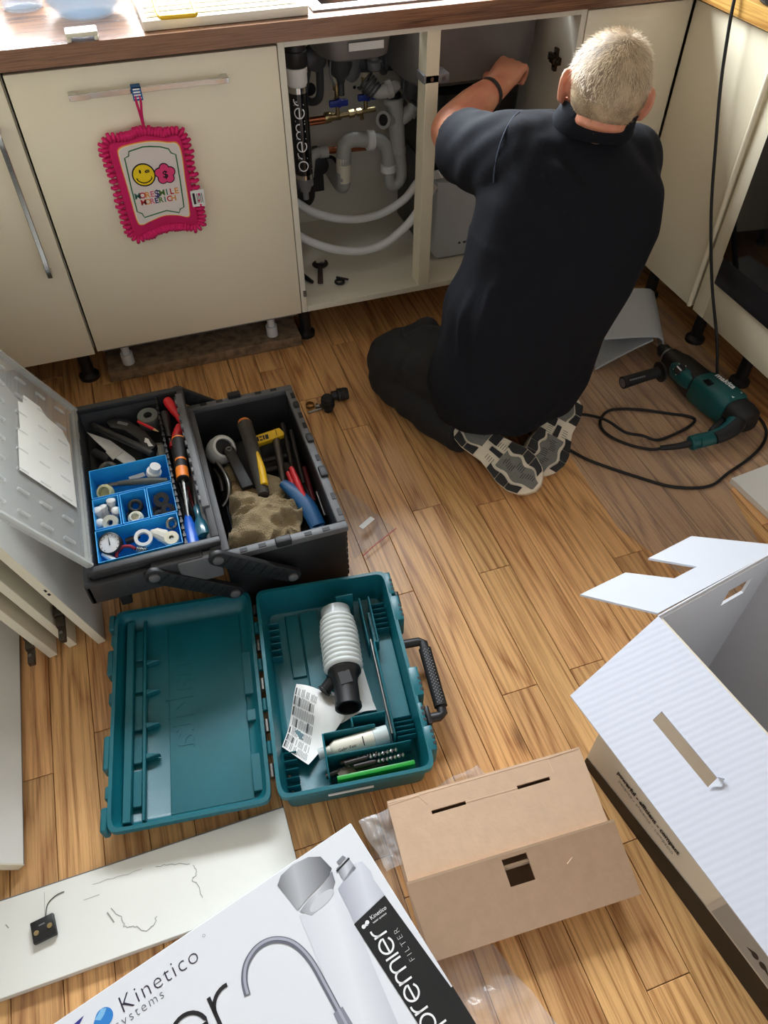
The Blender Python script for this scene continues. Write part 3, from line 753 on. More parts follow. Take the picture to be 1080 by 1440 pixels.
# clear lid, opened past upright on the left
LF = frame((-.050, -.886, .262), (-math.cos(RAD(62)), 0, math.sin(RAD(62))), (0, 1, 0))
CL = clear_mat('clear_lid', (200, 202, 198), .30, .2, bump=.05, bscale=14)
lid = mk('clear_lid', gbox((.004, 0, 0), (.25, .496, .0022)), CL, tb, F=LF)
mk('lid_edge', merge(gbox((.0, 0, -.008), (.25, .006, .006)), gbox((0, .490, -.008), (.25, .496, .006)), gbox((.244, .006, -.008), (.25, .490, .006)), gbox((.0, .006, -.004), (.008, .490, .004))), clear_mat('clear_lid_edge', (206, 208, 202), .5, .25), lid, F=LF)
CR = clear_mat('clear_lid_rib', (214, 216, 212), .32, .15)
for i in range(4):
    for j in range(8):
        mk('ridge', gtube([(.040+i*.055, .04+j*.058, -.002), (.066+i*.055, .04+j*.058, -.002)], .0035, 6), CR, lid, F=LF, smooth='auto')
for y in (.02, .10, .17, .32, .40, .47):
    mk('hinge_pin', gtube([(-.002, y-.012, 0), (-.002, y+.012, 0)], .0042, 8), STEEL, lid, F=LF, smooth='auto')
pp = [(.045, .115), (.05, .31), (.07, .345), (.115, .352), (.13, .37), (.175, .37), (.178, .34), (.19, .335), (.186, .25), (.192, .24), (.19, .12), (.12, .118)]
mkthing('paper_sheet', gprism([(a-.018, b+.03) for a, b in pp], -.0042, -.0036), mat('old_paper', (220, 218, 208), .8, var=.06), 'torn white paper sheet stuck inside the clear toolbox lid', 'paper', F=LF)

# ---- blue parts bins in the tray
def pbin(x0, x1, y0, y1, label):
    return mkthing('parts_bin', gtray((x0, y0, .1746), (x1, y1, .246), .0022, .003), BLUE, label, 'bin', 'blue parts bins in the toolbox tray', bev=.0006, seg=1)
pbin(-.0375, .1335, -.682, -.592, 'wide blue parts bin holding a knife, farthest in the tray')
pbin(-.0375, .0175, -.775, -.685, 'small blue parts bin full of white push fittings')
pbin(.0195, .0750, -.775, -.685, 'small middle blue parts bin with rubber rings')
pbin(.0770, .1330, -.775, -.685, 'small blue parts bin full of black washers')
pbin(-.0385, .1310, -.866, -.778, 'wide blue parts bin holding the pressure gauge')
ZB = .178
def rod(p, q, r, m, name, label, cat, group=None, seg=12):
    return mkthing(name, gtube([p, q], r, seg), m, label, cat, group, smooth='auto')
_before = set(o.name for o in bpy.data.objects)
# wide far bin
k = thing('utility_knife', (.07, -.637, .20), 'grey-green handled knife lying in the far blue bin', 'knife')
mk('handle', gtube([(.02, -.632, .214), (.05, -.640, .216), (.085, -.649, .216), (.124, -.657, .213)], [.006, .0085, .0095, .007], 12, spline=4, flat=.75), mat('grey_green', (72, 76, 70), .5), k, smooth='auto')
mk('blade', gprism([(-.026, -.624), (.02, -.626), (.021, -.638), (-.012, -.633)], .2125, .2145), DSTEEL, k)
mkthing('pipe_nut', glathe([(.012, 0), (.012, .001), (.0185, .001), (.019, .012), (.016, .018), (.0125, .018), (.0125, .004), (.001, .004)], 12, (-.010, -.645, .205), (-.2, -.55, .8), capa=True, capb=False), mat('cream_nut', (214, 208, 160), .5), 'pale yellow hexagonal pipe nut in the far blue bin', 'pipe nut', smooth='auto')
mkthing('threaded_fitting', merge(glathe([(.013, 0), (.0165, .003), (.0165, .014), (.012, .016), (.012, .03), (.009, .03)], 16, (.095, -.622, .206), (.35, -.1, .93))), WPVC, 'white threaded fitting in the far blue bin', 'pipe fitting', smooth='auto')
mkthing('folded_label', gprism([(.04, -.605), (.075, -.600), (.078, -.613), (.043, -.618)], .2005, .2012), WPVC, 'small white folded label in the far blue bin', 'label')
mkthing('pen', gtube([(-.02, -.665, .190), (.03, -.668, .194), (.09, -.672, .196)], .005, 10), BLACKP, 'black pen at the bottom of the far blue bin', 'pen', smooth='auto')
# white push fittings
for i, (x, y, z, dx, dy, lb) in enumerate(((-.001, -.695, .212, .1, .2, 'white push fitting standing tallest in the small blue bin'), (-.017, -.704, .206, -.2, .3, 'middle white push fitting in the small blue bin'), (-.029, -.709, .208, -.1, .1, 'white push fitting nearest the clear lid'), (.004, -.719, .208, .3, -.2, 'white push fitting beside the middle blue bin'), (-.027, -.738, .204, -.2, -.3, 'white push fitting lying left of the white ring'))):
    d_ = Vector((dx, dy, 1)).normalized(); o_ = Vector((x, y, z))-d_*.012
    f = thing('push_fitting', tuple(o_), lb, 'pipe fitting', 'white push fittings')
    mk('body', glathe([(.0075, 0), (.0075, .02)], 14, tuple(o_), d_), WPVC, f, smooth='auto')
    mk('collar', glathe([(.0095, .018), (.010, .02), (.010, .028), (.006, .031)], 14, tuple(o_), d_), WPVC, f, smooth='auto')
mkthing('spacer_ring', glathe([(.006, 0), (.0165, 0), (.0165, .010), (.006, .010)], 22, (-.006, -.748, .215), (-.15, -.5, .8), capa=False, capb=False), mat('ivory_ring', (222, 220, 198), .5), 'ivory spacer ring on top of the white push fittings', 'ring', smooth='auto')
# rubber rings bin
mkthing('rubber_ring', gring((.047, -.712, .212), .012, .005, (.1, -.4, .9), 22), BLACKR, 'thick black rubber ring standing in the middle blue bin', 'rubber ring', smooth=True)
mkthing('rubber_ring', gring((.036, -.725, .200), .010, .004, (-.3, -.2, .9), 20), BLACKR, 'smaller black rubber ring under the ivory cap', 'rubber ring', smooth=True)
mkthing('ivory_fitting', glathe([(.016, 0), (.017, .003), (.0165, .010), (.012, .014), (.011, .014), (.011, .02), (.008, .02), (.008, .012), (.001, .012)], 20, (.044, -.745, .204), (0, -.35, .94), capb=False), IVORY, 'ivory screw-on fitting in the middle blue bin', 'pipe fitting', smooth='auto')
# washers bin
for i, (x, y, z, r, lb) in enumerate(((.103, -.712, .212, .017, 'large black washer on top of the washer pile'), (.112, -.738, .205, .014, 'black washer leaning at the tray divider side'), (.092, -.745, .202, .011, 'small black washer at the front of the washer pile'), (.091, -.728, .198, .013, 'black washer under the large one'))):
    mkthing('washer', glathe([(r*.35, 0), (r, 0), (r, .004), (r*.35, .004)], 20, (x, y, z), (random.uniform(-.4, .4), random.uniform(-.5, 0), 1), capa=False, capb=False), BLACKR, lb, 'washer', 'black washers in the blue bin', smooth='auto')
mkthing('olive_ring', gring((.119, -.752, .196), .006, .0022, (.2, -.3, 1), 16), COPPER, 'small copper olive ring among the black washers', 'ring', smooth=True)
mkthing('nail', gtube([(.088, -.695, .215), (.098, -.710, .205)], .0012, 6), STEEL, 'thin steel nail poking from the washer bin', 'nail')
# near wide bin
g = thing('pressure_gauge', (-.011, -.803, .2), 'black round pressure gauge with white dial in the near blue bin', 'gauge')
gd = Vector((-.1, -.42, .9)).normalized(); go = Vector((-.011, -.806, .208))
mk('case', glathe([(.020, 0), (.0235, .003), (.0235, .022), (.0205, .024), (.0205, .021)], 28, tuple(go), gd, capb=False), BLACKP, g, smooth='auto')
dial = mk('dial', glathe([(.0203, .0205), (.0203, .0212)], 28, tuple(go), gd), TEXTW, g)
GF = axisframe(go+gd*.0214, gd, (1, 0, 0))
mk('needle', merge(gprism([(-.0012, -.004), (.0012, -.004), (.0004, .013), (-.0004, .013)], 0, .0006), *[gprism([(math.cos(RAD(t))*.0165-.0006*math.sin(RAD(t)), math.sin(RAD(t))*.0165+.0006*math.cos(RAD(t))), (math.cos(RAD(t))*.0165+.0006*math.sin(RAD(t)), math.sin(RAD(t))*.0165-.0006*math.cos(RAD(t))), (math.cos(RAD(t))*.019+.0006*math.sin(RAD(t)), math.sin(RAD(t))*.019-.0006*math.cos(RAD(t))), (math.cos(RAD(t))*.019-.0006*math.sin(RAD(t)), math.sin(RAD(t))*.019+.0006*math.cos(RAD(t)))], 0, .0004) for t in range(-45, 226, 27)]), TEXTB, dial, F=GF)
mk('stem', merge(glathe([(.007, 0), (.007, .018)], 8, (.016, -.801, .205), (1, .1, .1)), glathe([(.004, 0), (.004, .012)], 10, (.034, -.799, .207), (1, .1, .1))), DSTEEL, g, smooth='auto')
mkthing('pipe_ring', glathe([(.0115, 0), (.0185, 0), (.0185, .012), (.0115, .012)], 26, (.053, -.815, .215), (.1, -.4, .9), capa=False, capb=False), WPVC, 'wide white plastic ring in the near blue bin', 'ring', smooth='auto')
mkthing('plastic_wrap', gloft([((.070, -.806, .221), (.003, 0, .004), (0, .006, 0)), ((.083, -.812, .217), (.004, 0, .009), (0, .016, 0)), ((.100, -.825, .213), (.004, 0, .010), (0, .022, 0)), ((.110, -.832, .206), (.003, 0, .004), (0, .018, 0))], 9), clear_mat('frosted_wrap', (226, 222, 208), .8, .4), 'crumpled frosted plastic cone in the near blue bin', 'plastic wrap')
mkthing('tape_roll', glathe([(.005, 0), (.0145, 0), (.015, .002), (.015, .012), (.0145, .014), (.005, .014)], 24, (.110, -.842, .222), (0, -.35, .94), capa=False, capb=False), IVORY, 'small white tape roll in the near blue bin', 'tape roll', smooth='auto')
mkthing('hose_clamp', gring((.1155, -.797, .222), .010, .004, (.4, -.7, .5), 18), STEEL, 'steel hose clamp in the corner of the near blue bin', 'hose clamp', smooth=True)
mkthing('plastic_plug', gtube([(-.031, -.826, .214), (-.020, -.838, .210), (-.008, -.849, .206)], [.0055, .0062, .006], 12), WPVC, 'white plastic peg below the pressure gauge', 'peg', smooth='auto')
mkthing('red_loop', gtube([(-.006, -.842, .210), (-.002, -.830, .214), (.010, -.823, .216), (.024, -.826, .216), (.034, -.834, .213)], .0035, 10, spline=4), mat('dark_red', (150, 24, 40), .5), 'dark red wire loop beside the pressure gauge', 'wire')
mkthing('spring', merge(*[gring((.038+i*.0032, -.838-i*.0018, .2115), .0068, .0013, (.85, -.45, 0), 14, 5) for i in range(6)]), STEEL, 'short steel spring at the front of the near blue bin', 'spring', smooth=True)
for o in list(bpy.data.objects):                      # the bins are well filled: their contents lie close under the rims
    if o.name not in _before and o.parent is None: o.location.z += .013
# upper tray space
ZT = .176
m_ = thing('multi_tool', (.06, -.48, ZT), 'black angular multi-tool handle with a white paint scuff', 'power tool')
mk('handle', gprism([(.010, -.416), (.030, -.402), (.060, -.420), (.094, -.470), (.118, -.535), (.098, -.560), (.083, -.545), (.078, -.505), (.050, -.460), (.018, -.440)], .200, .232), BLACKP, m_, bev=.006)
mk('badge', gprism([(.040, -.424), (.062, -.441), (.058, -.449), (.036, -.432)], .2321, .2326), MGREY, m_)
mk('scuff', gprism([(.094, -.505), (.101, -.512), (.104, -.528), (.109, -.540), (.098, -.538), (.096, -.525), (.090, -.52)], .2321, .2324), WPVC, m_)
mkthing('pry_bar', gtube([(-.022, -.404, .218), (.03, -.478, .232), (.075, -.540, .242), (.104, -.578, .242)], [.008, .0085, .0085, .007], 12), mat('worn_black', (44, 43, 42), .5, var=.3, vscale=40), 'long worn black bar lying across the tray', 'bar', smooth='auto')
s_ = thing('sealant_tool', (.01, -.49, ZT), 'white plastic sealant scraper under the black bar', 'scraper')
mk('blade', gprism([(-.040, -.410), (-.030, -.420), (.012, -.460), (.060, -.540), (.066, -.572), (.048, -.572), (.005, -.505), (-.022, -.450)], .206, .209), WPVC, s_, bev=.001)
mk('tab', gprism([(-.002, -.50), (.020, -.488), (.036, -.512), (.012, -.532)], .209, .211), mat('frosted_tab', (214, 214, 208), .5), s_)
mkthing('foam_ring', glathe([(.010, 0), (.024, 0), (.026, .004), (.026, .028), (.024, .032), (.010, .032)], 26, (.110, -.428, .206), (0, -.12, 1), capa=False, capb=False), mat('grey_foam', (104, 106, 100), .8), 'grey pipe insulation ring at the far end of the tray', 'ring', smooth='auto')
mkthing('pipe_clip', gring((-.003, -.552, .200), .017, .006, (0, -.3, 1), 20), mat('grey_clip', (112, 110, 102), .6), 'grey pipe clip ring beside the far blue bin', 'clip', smooth=True)
mkthing('grey_pipe', gtube([(-.030, -.470, .190), (.004, -.515, .196)], .011, 14), DGREY, 'short dark grey pipe under the scraper', 'pipe', smooth='auto')
pc = thing('pencil', (.105, -.472, .222), 'red pencil next to the grey insulation ring', 'pencil')
mk('barrel', gtube([(.085, -.446, .236), (.118, -.487, .236)], .0036, 6), RED, pc)
mk('tip', gtube([(.118, -.487, .236), (.127, -.498, .236)], [.0034, .0006], 6), mat('pencil_wood', (220, 180, 130), .7), pc)
mkthing('plastic_bag', gloft([((.112, -.500, .198), (.018, 0, 0), (0, .006, .002)), ((.120, -.530, .208), (.013, .004, 0), (0, .006, .010)), ((.121, -.565, .206), (.010, -.003, 0), (0, .004, .012)), ((.118, -.582, .196), (.008, 0, 0), (0, .004, .004))], 9), clear_mat('clear_bag', (206, 204, 196), .5, .2, bump=.4, bscale=60), 'small clear bag of parts in the corner by the tray divider', 'plastic bag')

# ---- screwdrivers in the narrow side of the tray
def screwdriver(label, h0, h1, tip, m, prof, shaft=.003, bands=None):
    h0, h1, tip = Vector(h0), Vector(h1), Vector(tip)
    t = thing('screwdriver', tuple(h0), label, 'screwdriver')
    L_ = (h1-h0).length
    mk('handle', glathe([(r, f*L_) for r, f in prof], 14, tuple(h0), h1-h0), m, t, smooth='auto')
    for (r, f0, f1, bm) in (bands or []):
        mk('band', glathe([(r, f0*L_), (r, f1*L_)], 14, tuple(h0), h1-h0, capa=False, capb=False), bm, t, smooth='auto')
    mk('shaft', gtube([h1, tip], shaft, 8), STEEL, t, smooth='auto')
    return t
P1 = [(.004, 0), (.011, .03), (.0125, .2), (.0115, .5), (.0085, .72), (.0095, .85), (.0085, 1)]
screwdriver('red-handled screwdriver at the far end of the tray side slot', (.162, -.405, .250), (.186, -.487, .240), (.19, -.53, .222), RED, P1)
screwdriver('black-handled screwdriver beside the two red ones', (.148, -.440, .240), (.147, -.530, .236), (.147, -.60, .21), BLACKP, P1)
screwdriver('red-handled screwdriver second from the far end', (.180, -.500, .240), (.150, -.565, .236), (.143, -.640, .205), RED, P1)
screwdriver('black screwdriver with orange bands and bright steel shaft', (.168, -.558, .258), (.158, -.690, .250), (.150, -.800, .236), BLACKR,
            [(.004, 0), (.013, .02), (.0148, .1), (.0152, .3), (.0125, .55), (.0125, .62), (.0135, .72), (.0128, 1)], .0036,
            [(.0155, .06, .09, ORANGE), (.0131, .56, .60, ORANGE), (.0138, .76, .985, ORANGE)])
screwdriver('bright blue square-handled screwdriver at the near end of the tray', (.148, -.884, .236), (.150, -.782, .232), (.160, -.70, .222), mat('bright_blue', (16, 88, 190), .35), [(.010, 0), (.0155, .03), (.0155, .35), (.012, .7), (.008, .92), (.005, 1)], .003)
screwdriver('dark teal bulb-handled screwdriver at the near end of the tray', (.174, -.862, .236), (.172, -.762, .232), (.178, -.66, .222), mat('teal_lacquer', (18, 88, 108), .25, coat=.4), [(.006, 0), (.0145, .05), (.0165, .2), (.0145, .42), (.008, .62), (.0075, .75), (.009, .9), (.006, 1)], .003)
screwdriver('old wooden-handled screwdriver between the blue and teal ones', (.183, -.655, .222), (.176, -.735, .218), (.172, -.775, .19), mat('old_wood', (104, 82, 66), .7), [(.004, 0), (.008, .05), (.0085, .5), (.006, 1)], .002)
rod((.146, -.60, .20), (.152, -.79, .20), .0035, DSTEEL, 'drill_rod', 'thin dark steel rod along the tray divider', 'rod')
rod((.162, -.66, .196), (.168, -.80, .196), .003, mat('red_rod', (150, 30, 40), .4), 'drill_rod', 'thin red rod lying under the screwdrivers', 'rod')

# ---- tools in the deep bin
cu = thing('white_cup', (.262, -.505, .08), 'white cup-shaped plastic fitting standing in the deep bin', 'plastic fitting')
cd = Vector((.35, -.5, .8)).normalized()
mk('shell', glathe([(.026, 0), (.034, .01), (.036, .03), (.034, .05), (.028, .058), (.022, .058), (.022, .02), (.001, .02)], 26, (.248, -.488, .115), cd, capb=False), WPVC, cu, smooth='auto')
mk('mouth', glathe([(.0215, .05), (.0215, .051)], 22, (.248, -.488, .115), cd), BLACKR, cu)
hm = thing('hammer', (.327, -.60, .10), 'hammer with dark rubber grip and yellow-orange stripe in the deep bin', 'hammer')
mk('grip', gtube([(.330, -.478, .185), (.3305, -.54, .180), (.328, -.62, .172), (.324, -.71, .163)], [.0185, .0175, .0165, .0135], 16, spline=3), mat('hammer_rubber', (62, 58, 50), .7, bump=.2, bscale=150), hm, smooth='auto')
mk('end_cap', gtube([(.330, -.470, .186), (.330, -.480, .185)], [.015, .0188], 16), ORANGE, hm, smooth='auto')
mk('stripe', gtube([(.336, -.590, .1855), (.336, -.64, .181), (.331, -.69, .1745)], [.005, .009, .0095], 12, spline=4), YELLOW, hm, smooth='auto')
mk('head', merge(gbox((.30, -.735, .115), (.335, -.715, .150))), DSTEEL, hm, bev=.004)
bw_ = thing('ratchet_wrench', (.285, -.60, .10), 'black wrench with a hole in its end beside the hammer', 'wrench')
WFm = frame((.277, -.530, .150), (.124, -.99, 0), (.99, .124, 0))
mk('handle', gprism(arc(0, 0, .014, 90, 270, 8)+[(.03, -.0125), (.14, -.0145), (.14, .0145), (.03, .0125)], 0, .012), BLACKP, bw_, F=WFm, bev=.003)
mk('eye', gring((0, 0, .0122), .0065, .002, seg=16), STEEL, bw_, F=WFm, smooth=True)
yl = thing('spirit_level', (.38, -.50, .10), 'short yellow spirit level with black lettering in the deep bin', 'spirit level')
YF = frame((.347, -.512, .128), (.99, -.02, .02), (.02, .95, .3))
mk('body', gprism([(0, 0), (.072, .010), (.0745, .018), (.066, .034), (0, .026)], 0, .018), YELLOW, yl, F=YF, bev=.002)
for lo_, hi_ in (((.004, .008), (.009, .021)), ((.011, .008), (.018, .012)), ((.011, .017), (.018, .021)), ((.020, .009), (.024, .022)), ((.026, .009), (.034, .022)), ((.0545, .012), (.056, .030))):
    mk('print_mark', gbox((*lo_, .018), (*hi_, .0183)), TEXTB, yl, F=YF)
sh = thing('pipe_bender', (.39, -.57, .08), 'worn steel pipe tool standing in the deep bin', 'pipe tool')
mk('bar', gtube([(.399, -.500, .138), (.393, -.56, .128), (.384, -.635, .112)], .0095, 12), mat('worn_steel', (110, 104, 98), .45, .7, var=.3, vscale=40), sh, smooth='auto')
mk('cross_bar', gtube([(.345, -.552, .118), (.412, -.556, .122)], .0065, 10), DSTEEL, sh, smooth='auto')
mk('cross_bar', gtube([(.350, -.578, .108), (.415, -.58, .112)], .0075, 10), DSTEEL, sh, smooth='auto')
rod((.428, -.455, .138), (.412, -.640, .120), .006, DSTEEL, 'steel_file', 'dark steel file leaning along the right of the deep bin', 'file')
rod((.440, -.50, .150), (.428, -.66, .118), .005, DSTEEL, 'steel_file', 'thinner dark file closest to the right wall of the deep bin', 'file')
rp_ = thing('pliers', (.412, -.70, .06), 'red-handled pliers at the right side of the deep bin', 'pliers')
mk('grip', gtube([(.408, -.630, .150), (.411, -.68, .142), (.416, -.745, .132)], [.006, .0085, .006], 12, spline=3), RED, rp_, smooth='auto')
mk('grip', gtube([(.398, -.632, .138), (.402, -.68, .132), (.405, -.735, .120)], [.006, .0075, .006], 12, spline=3), RED, rp_, smooth='auto')
mk('jaws', gtube([(.404, -.632, .142), (.402, -.60, .130), (.402, -.575, .115)], [.009, .010, .003], 10), DSTEEL, rp_, smooth='auto')
bc = thing('pipe_cutter', (.41, -.74, .05), 'blue curved pipe cutter handle under the cloth', 'pipe cutter')
mk('handle', gtube([(.378, -.662, .138), (.396, -.695, .136), (.416, -.745, .128), (.425, -.805, .118)], [.012, .017, .021, .019], 14, spline=4, flat=.6), mat('cutter_blue', (22, 86, 138), .4), bc, smooth='auto')
mk('jaw', gprism([(.405, -.80), (.440, -.80), (.440, -.835), (.426, -.845), (.408, -.835)], .100, .124), mat('cutter_blue_dark', (18, 62, 104), .4), bc, bev=.004)
hk = thing('pipe_grips', (.24, -.62, .05), 'steel pipe grips with curved jaws at the left of the deep bin', 'pliers')
mk('jaw', gtube([(.240, -.548, .145), (.250, -.59, .150), (.254, -.635, .146), (.245, -.668, .138), (.228, -.682, .130)], [.004, .006, .006, .005, .003], 10, spline=4), STEEL, hk, smooth='auto')
mk('jaw', gtube([(.230, -.560, .135), (.238, -.60, .138), (.236, -.64, .134)], [.004, .006, .005], 10, spline=4), DSTEEL, hk, smooth='auto')
rod((.252, -.690, .128), (.262, -.745, .118), .004, STEEL, 'steel_rod', 'bright steel rod sticking out beside the cloth', 'rod')
rod((.452, -.690, .11), (.4525, -.760, .098), .0032, STEEL, 'steel_rod', 'bright steel rod against the right wall of the deep bin', 'rod')
rod((.444, -.60, .11), (.440, -.70, .09), .007, mat('dark_red_grip', (110, 16, 24), .5), 'tool_grip', 'dark red tool grip in the shade of the deep bin', 'tool')
mkthing('tool_junk_bag', gloft([((.335, -.64, .05), (.11, 0, 0), (0, .20, 0)), ((.335, -.64, .085), (.112, 0, 0), (0, .215, 0)), ((.335, -.64, .10), (.10, 0, 0), (0, .19, 0))], 28, 5), BLACKR, 'black tool roll lining the bottom of the deep bin', 'tool roll')

def cloth(name, label, poly_c, size, z, m, seed, amp, n=34, rot=0.0, drop=.03):
    rr = random.Random(seed); off = Vector((rr.random()*50, rr.random()*50, 0))
    V, Fc = [], []
    for j in range(n+1):
        for i in range(n+1):
            u, v = i/n*2-1, j/n*2-1
            ru = 1 - .18*abs(noise.noise(Vector((v*2.2, 3.1, seed))))
            rv = 1 - .22*abs(noise.noise(Vector((u*2.0, 7.7, seed))))
            x, y = u*size[0]*ru, v*size[1]*rv
            p = Vector((x*26, y*26, seed*3.3))+off
            h = noise.noise(p*.5)*.8 + (1-abs(noise.noise(p*.75+Vector((5, 1, 2))))*2.4)*.55 + (1-abs(noise.noise(p*1.5+Vector((1, 8, 2))))*2.2)*.18 + noise.noise(p*4)*.06
            edge = max(abs(u), abs(v))**4
            xs = x + noise.noise(p*.7+Vector((9, 0, 0)))*.014; ys = y + noise.noise(p*.7+Vector((0, 9, 4)))*.014
            c_, s_ = math.cos(rot), math.sin(rot)
            V.append((poly_c[0]+xs*c_-ys*s_, poly_c[1]+xs*s_+ys*c_, z + h*amp - edge*drop))
    for j in range(n):
        for i in range(n):
            a = j*(n+1)+i; Fc.append([a, a+1, a+n+2, a+n+1])
    V2 = V + [(x, y, zz-.006) for x, y, zz in V]; N_ = len(V)
    F2 = Fc + [[q+N_ for q in f][::-1] for f in Fc]
    ring = [i for i in range(n+1)] + [j*(n+1)+n for j in range(1, n+1)] + [n*(n+1)+i for i in range(n-1, -1, -1)] + [j*(n+1) for j in range(n-1, 0, -1)]
    for a, b in zip(ring, ring[1:]+ring[:1]): F2.append([a, b, b+N_, a+N_])
    return mkthing(name, (V2, F2), m, label, 'cloth', smooth=True)
TOWEL = mat('beige_towel', (206, 184, 144), .95, var=.18, vscale=30, bump=1.0, bscale=380)
cloth('towel', 'crumpled beige towel lying over the tools in the deep bin', (.318, -.760), (.086, .084), .150, TOWEL, 4, .034, rot=-.25, n=56)
mkthing('work_glove', gloft([((.262, -.615, .118), (.012, .01, 0), (0, .004, .010)), ((.268, -.64, .128), (.020, .004, 0), (0, .004, .012)), ((.29, -.675, .134), (.036, 0, 0), (0, .006, .016)), ((.31, -.705, .128), (.034, 0, 0), (0, .006, .014))], 16), mat('tan_glove', (150, 124, 86), .9, bump=.6, bscale=120), 'tan work glove tucked under the beige towel', 'glove', smooth=True)
mkthing('rag', gloft([((.345, -.60, .108), (.014, 0, 0), (0, .004, .008)), ((.352, -.63, .12), (.026, 0, 0), (0, .005, .012)), ((.356, -.67, .118), (.026, 0, 0), (0, .006, .014)), ((.35, -.70, .108), (.02, 0, 0), (0, .004, .01))], 16), TOWEL, 'beige rag right of the hammer grip', 'rag', smooth=True)
mkthing('rag', gloft([((.266, -.535, .108), (.010, 0, 0), (0, .004, .008)), ((.262, -.57, .122), (.014, 0, 0), (0, .005, .010)), ((.268, -.61, .118), (.012, 0, 0), (0, .006, .010)), ((.272, -.64, .106), (.008, 0, 0), (0, .004, .006))], 14), TOWEL, 'beige rag under the white cup in the deep bin', 'rag', smooth=True)
# ================================================================== TEAL DRILL CASE
CY = RAD(-7.2)
TF = Matrix.Translation((.190, -1.378, 0)) @ Matrix.Rotation(CY, 4, 'Z')
cs = thing('drill_case', (.19, -1.15, 0), 'open teal plastic drill case lying flat with its lid folded back', 'tool case')
def shell(x0, x1, y0, y1, z0, z1, w, fl, ins=.012, pw=22):
    cx, cy, hx, hy = (x0+x1)/2, (y0+y1)/2, (x1-x0)/2, (y1-y0)/2
    S = lambda z, i: ((cx, cy, z), (hx-i, 0, 0), (0, hy-i, 0))
    return gloft([S(z0, ins+.006), S(z0+.006, ins), S(z1-.016, ins*.55), S(z1-.014, 0), S(z1, 0), S(z1, w), S(z1-.008, w+.001), S(z0+fl+.006, w+ins), S(z0+fl, w+ins+.008)], 72, pw)
base = mk('base', shell(0, .292, 0, .466, 0.001, .088, .007, .008), TEAL, cs, F=TF, smooth='auto')
lidc = mk('lid', shell(-.306, -.012, .010, .490, .019, .062, .007, .006), TEAL, cs, F=TF, smooth='auto')
# base interior
def tin(name, geo, par=base, m=TEAL, bev=.0015, seg=1): return mk(name, geo, m, par, F=TF, bev=bev, seg=seg)
tin('divider', gbox((.095, .030, .009), (.0985, .120, .066)))
tin('divider', merge(gbox((.0985, .1165, .009), (.20, .120, .066)), gbox((.155, .120, .009), (.1585, .140, .072)), gbox((.1585, .1365, .009), (.225, .140, .072))))
tin('divider', gbox((.0985, .070, .009), (.262, .0735, .066)))
tin('inner_wall', merge(gbox((.232, .085, .009), (.2355, .300, .072)), gbox((.2355, .2965, .009), (.245, .300, .072)), gbox((.242, .30, .009), (.2455, .42, .066))))
tin('ledge', gbox((.236, .105, .009), (.276, .395, .040)))
tin('upright_rib', gprism([(.222, .30), (.2255, .30), (.2255, .425), (.222, .425)], .009, .058))
tin('clip_wall', merge(gbox((.170, .408, .009), (.208, .4115, .098)), gbox((.136, .255, .009), (.1395, .335, .074))), bev=.0012)
tin('floor_step', gbox((.055, .28, .009), (.085, .44, .013)))
tin('floor_step', gbox((.088, .20, .009), (.128, .44, .017)))
for i in range(6):
    tin('rib', gprism([(.009, .325+i*.017), (.040, .325+i*.017), (.040, .3275+i*.017), (.009, .3275+i*.017)], .009, .034))
    tin('rib', gprism([(.246, .335+i*.013), (.276, .335+i*.013), (.276, .3375+i*.013), (.246, .3375+i*.013)], .009, .058))
for i in range(5):
    tin('rib', gprism([(.009, .040+i*.017), (.042, .040+i*.017), (.042, .0425+i*.017), (.009, .0425+i*.017)], .009, .034))
    tin('rib', gprism([(.238, .085+i*.010), (.276, .085+i*.010), (.276, .0875+i*.010), (.238, .0875+i*.010)], .040, .060))
    tin('rib', gprism([(.124, .262+i*.016), (.136, .262+i*.016), (.136, .265+i*.016), (.124, .265+i*.016)], .009, .045))
# outer bosses along the latch edge, latches, handle
for y0, y1, dx in ((.035, .085, .012), (.085, .135, .005), (.150, .215, .014), (.330, .395, .014), (.400, .460, .008)):
    b_ = tin('latch_boss', gbox((.286, y0, .028), (.292+dx, y1, .0885)), bev=.003, seg=2)
    for q in range(3):
        mk('slot', gbox((.2905+dx-.004, y0+.010+q*.012, .050), (.2926+dx, y0+.016+q*.012, .0886)), BLACKR, b_, F=TF)
for y in (.108, .388):
    l_ = mk('latch', merge(gbox((.300, y-.017, .030), (.308, y+.017, .084)), gtube([(.304, y-.019, .080), (.304, y+.019, .080)], .005, 10)), BLACKP, cs, F=TF, bev=.002)
hd = mk('handle', gtube([(.296, .292, .050), (.330, .292, .050), (.338, .288, .050), (.338, .12, .050), (.330, .116, .050), (.296, .116, .050)], .010, 14, flat=.8), BLACKP, cs, F=TF, smooth='auto')
mk('grip', gtube([(.338, .272, .050), (.338, .136, .050)], .0135, 18, flat=.85), BLACKR, hd, F=TF, smooth='auto')
mk('grip_dot', merge(*[glathe([(.0012, 0), (.0012, .0006)], 6, (.338-.006+.004*c_, .142+.0075*r_+(.0035 if c_ % 2 else 0), .0608), (-.15, 0, 1)) for r_ in range(17) for c_ in range(4)]), MGREY, hd, F=TF)
for i in range(9):
    mk('hinge_knuckle', gtube([(-.006, .055+i*.046, .058), (-.006, .081+i*.046, .058)], .0055, 10), TEAL if i % 2 else STEEL, cs, F=TF, smooth='auto')
mk('rating_strip', gbox((.09, .0015, .052), (.175, .0035, .058)), WPVC, cs, F=TF)
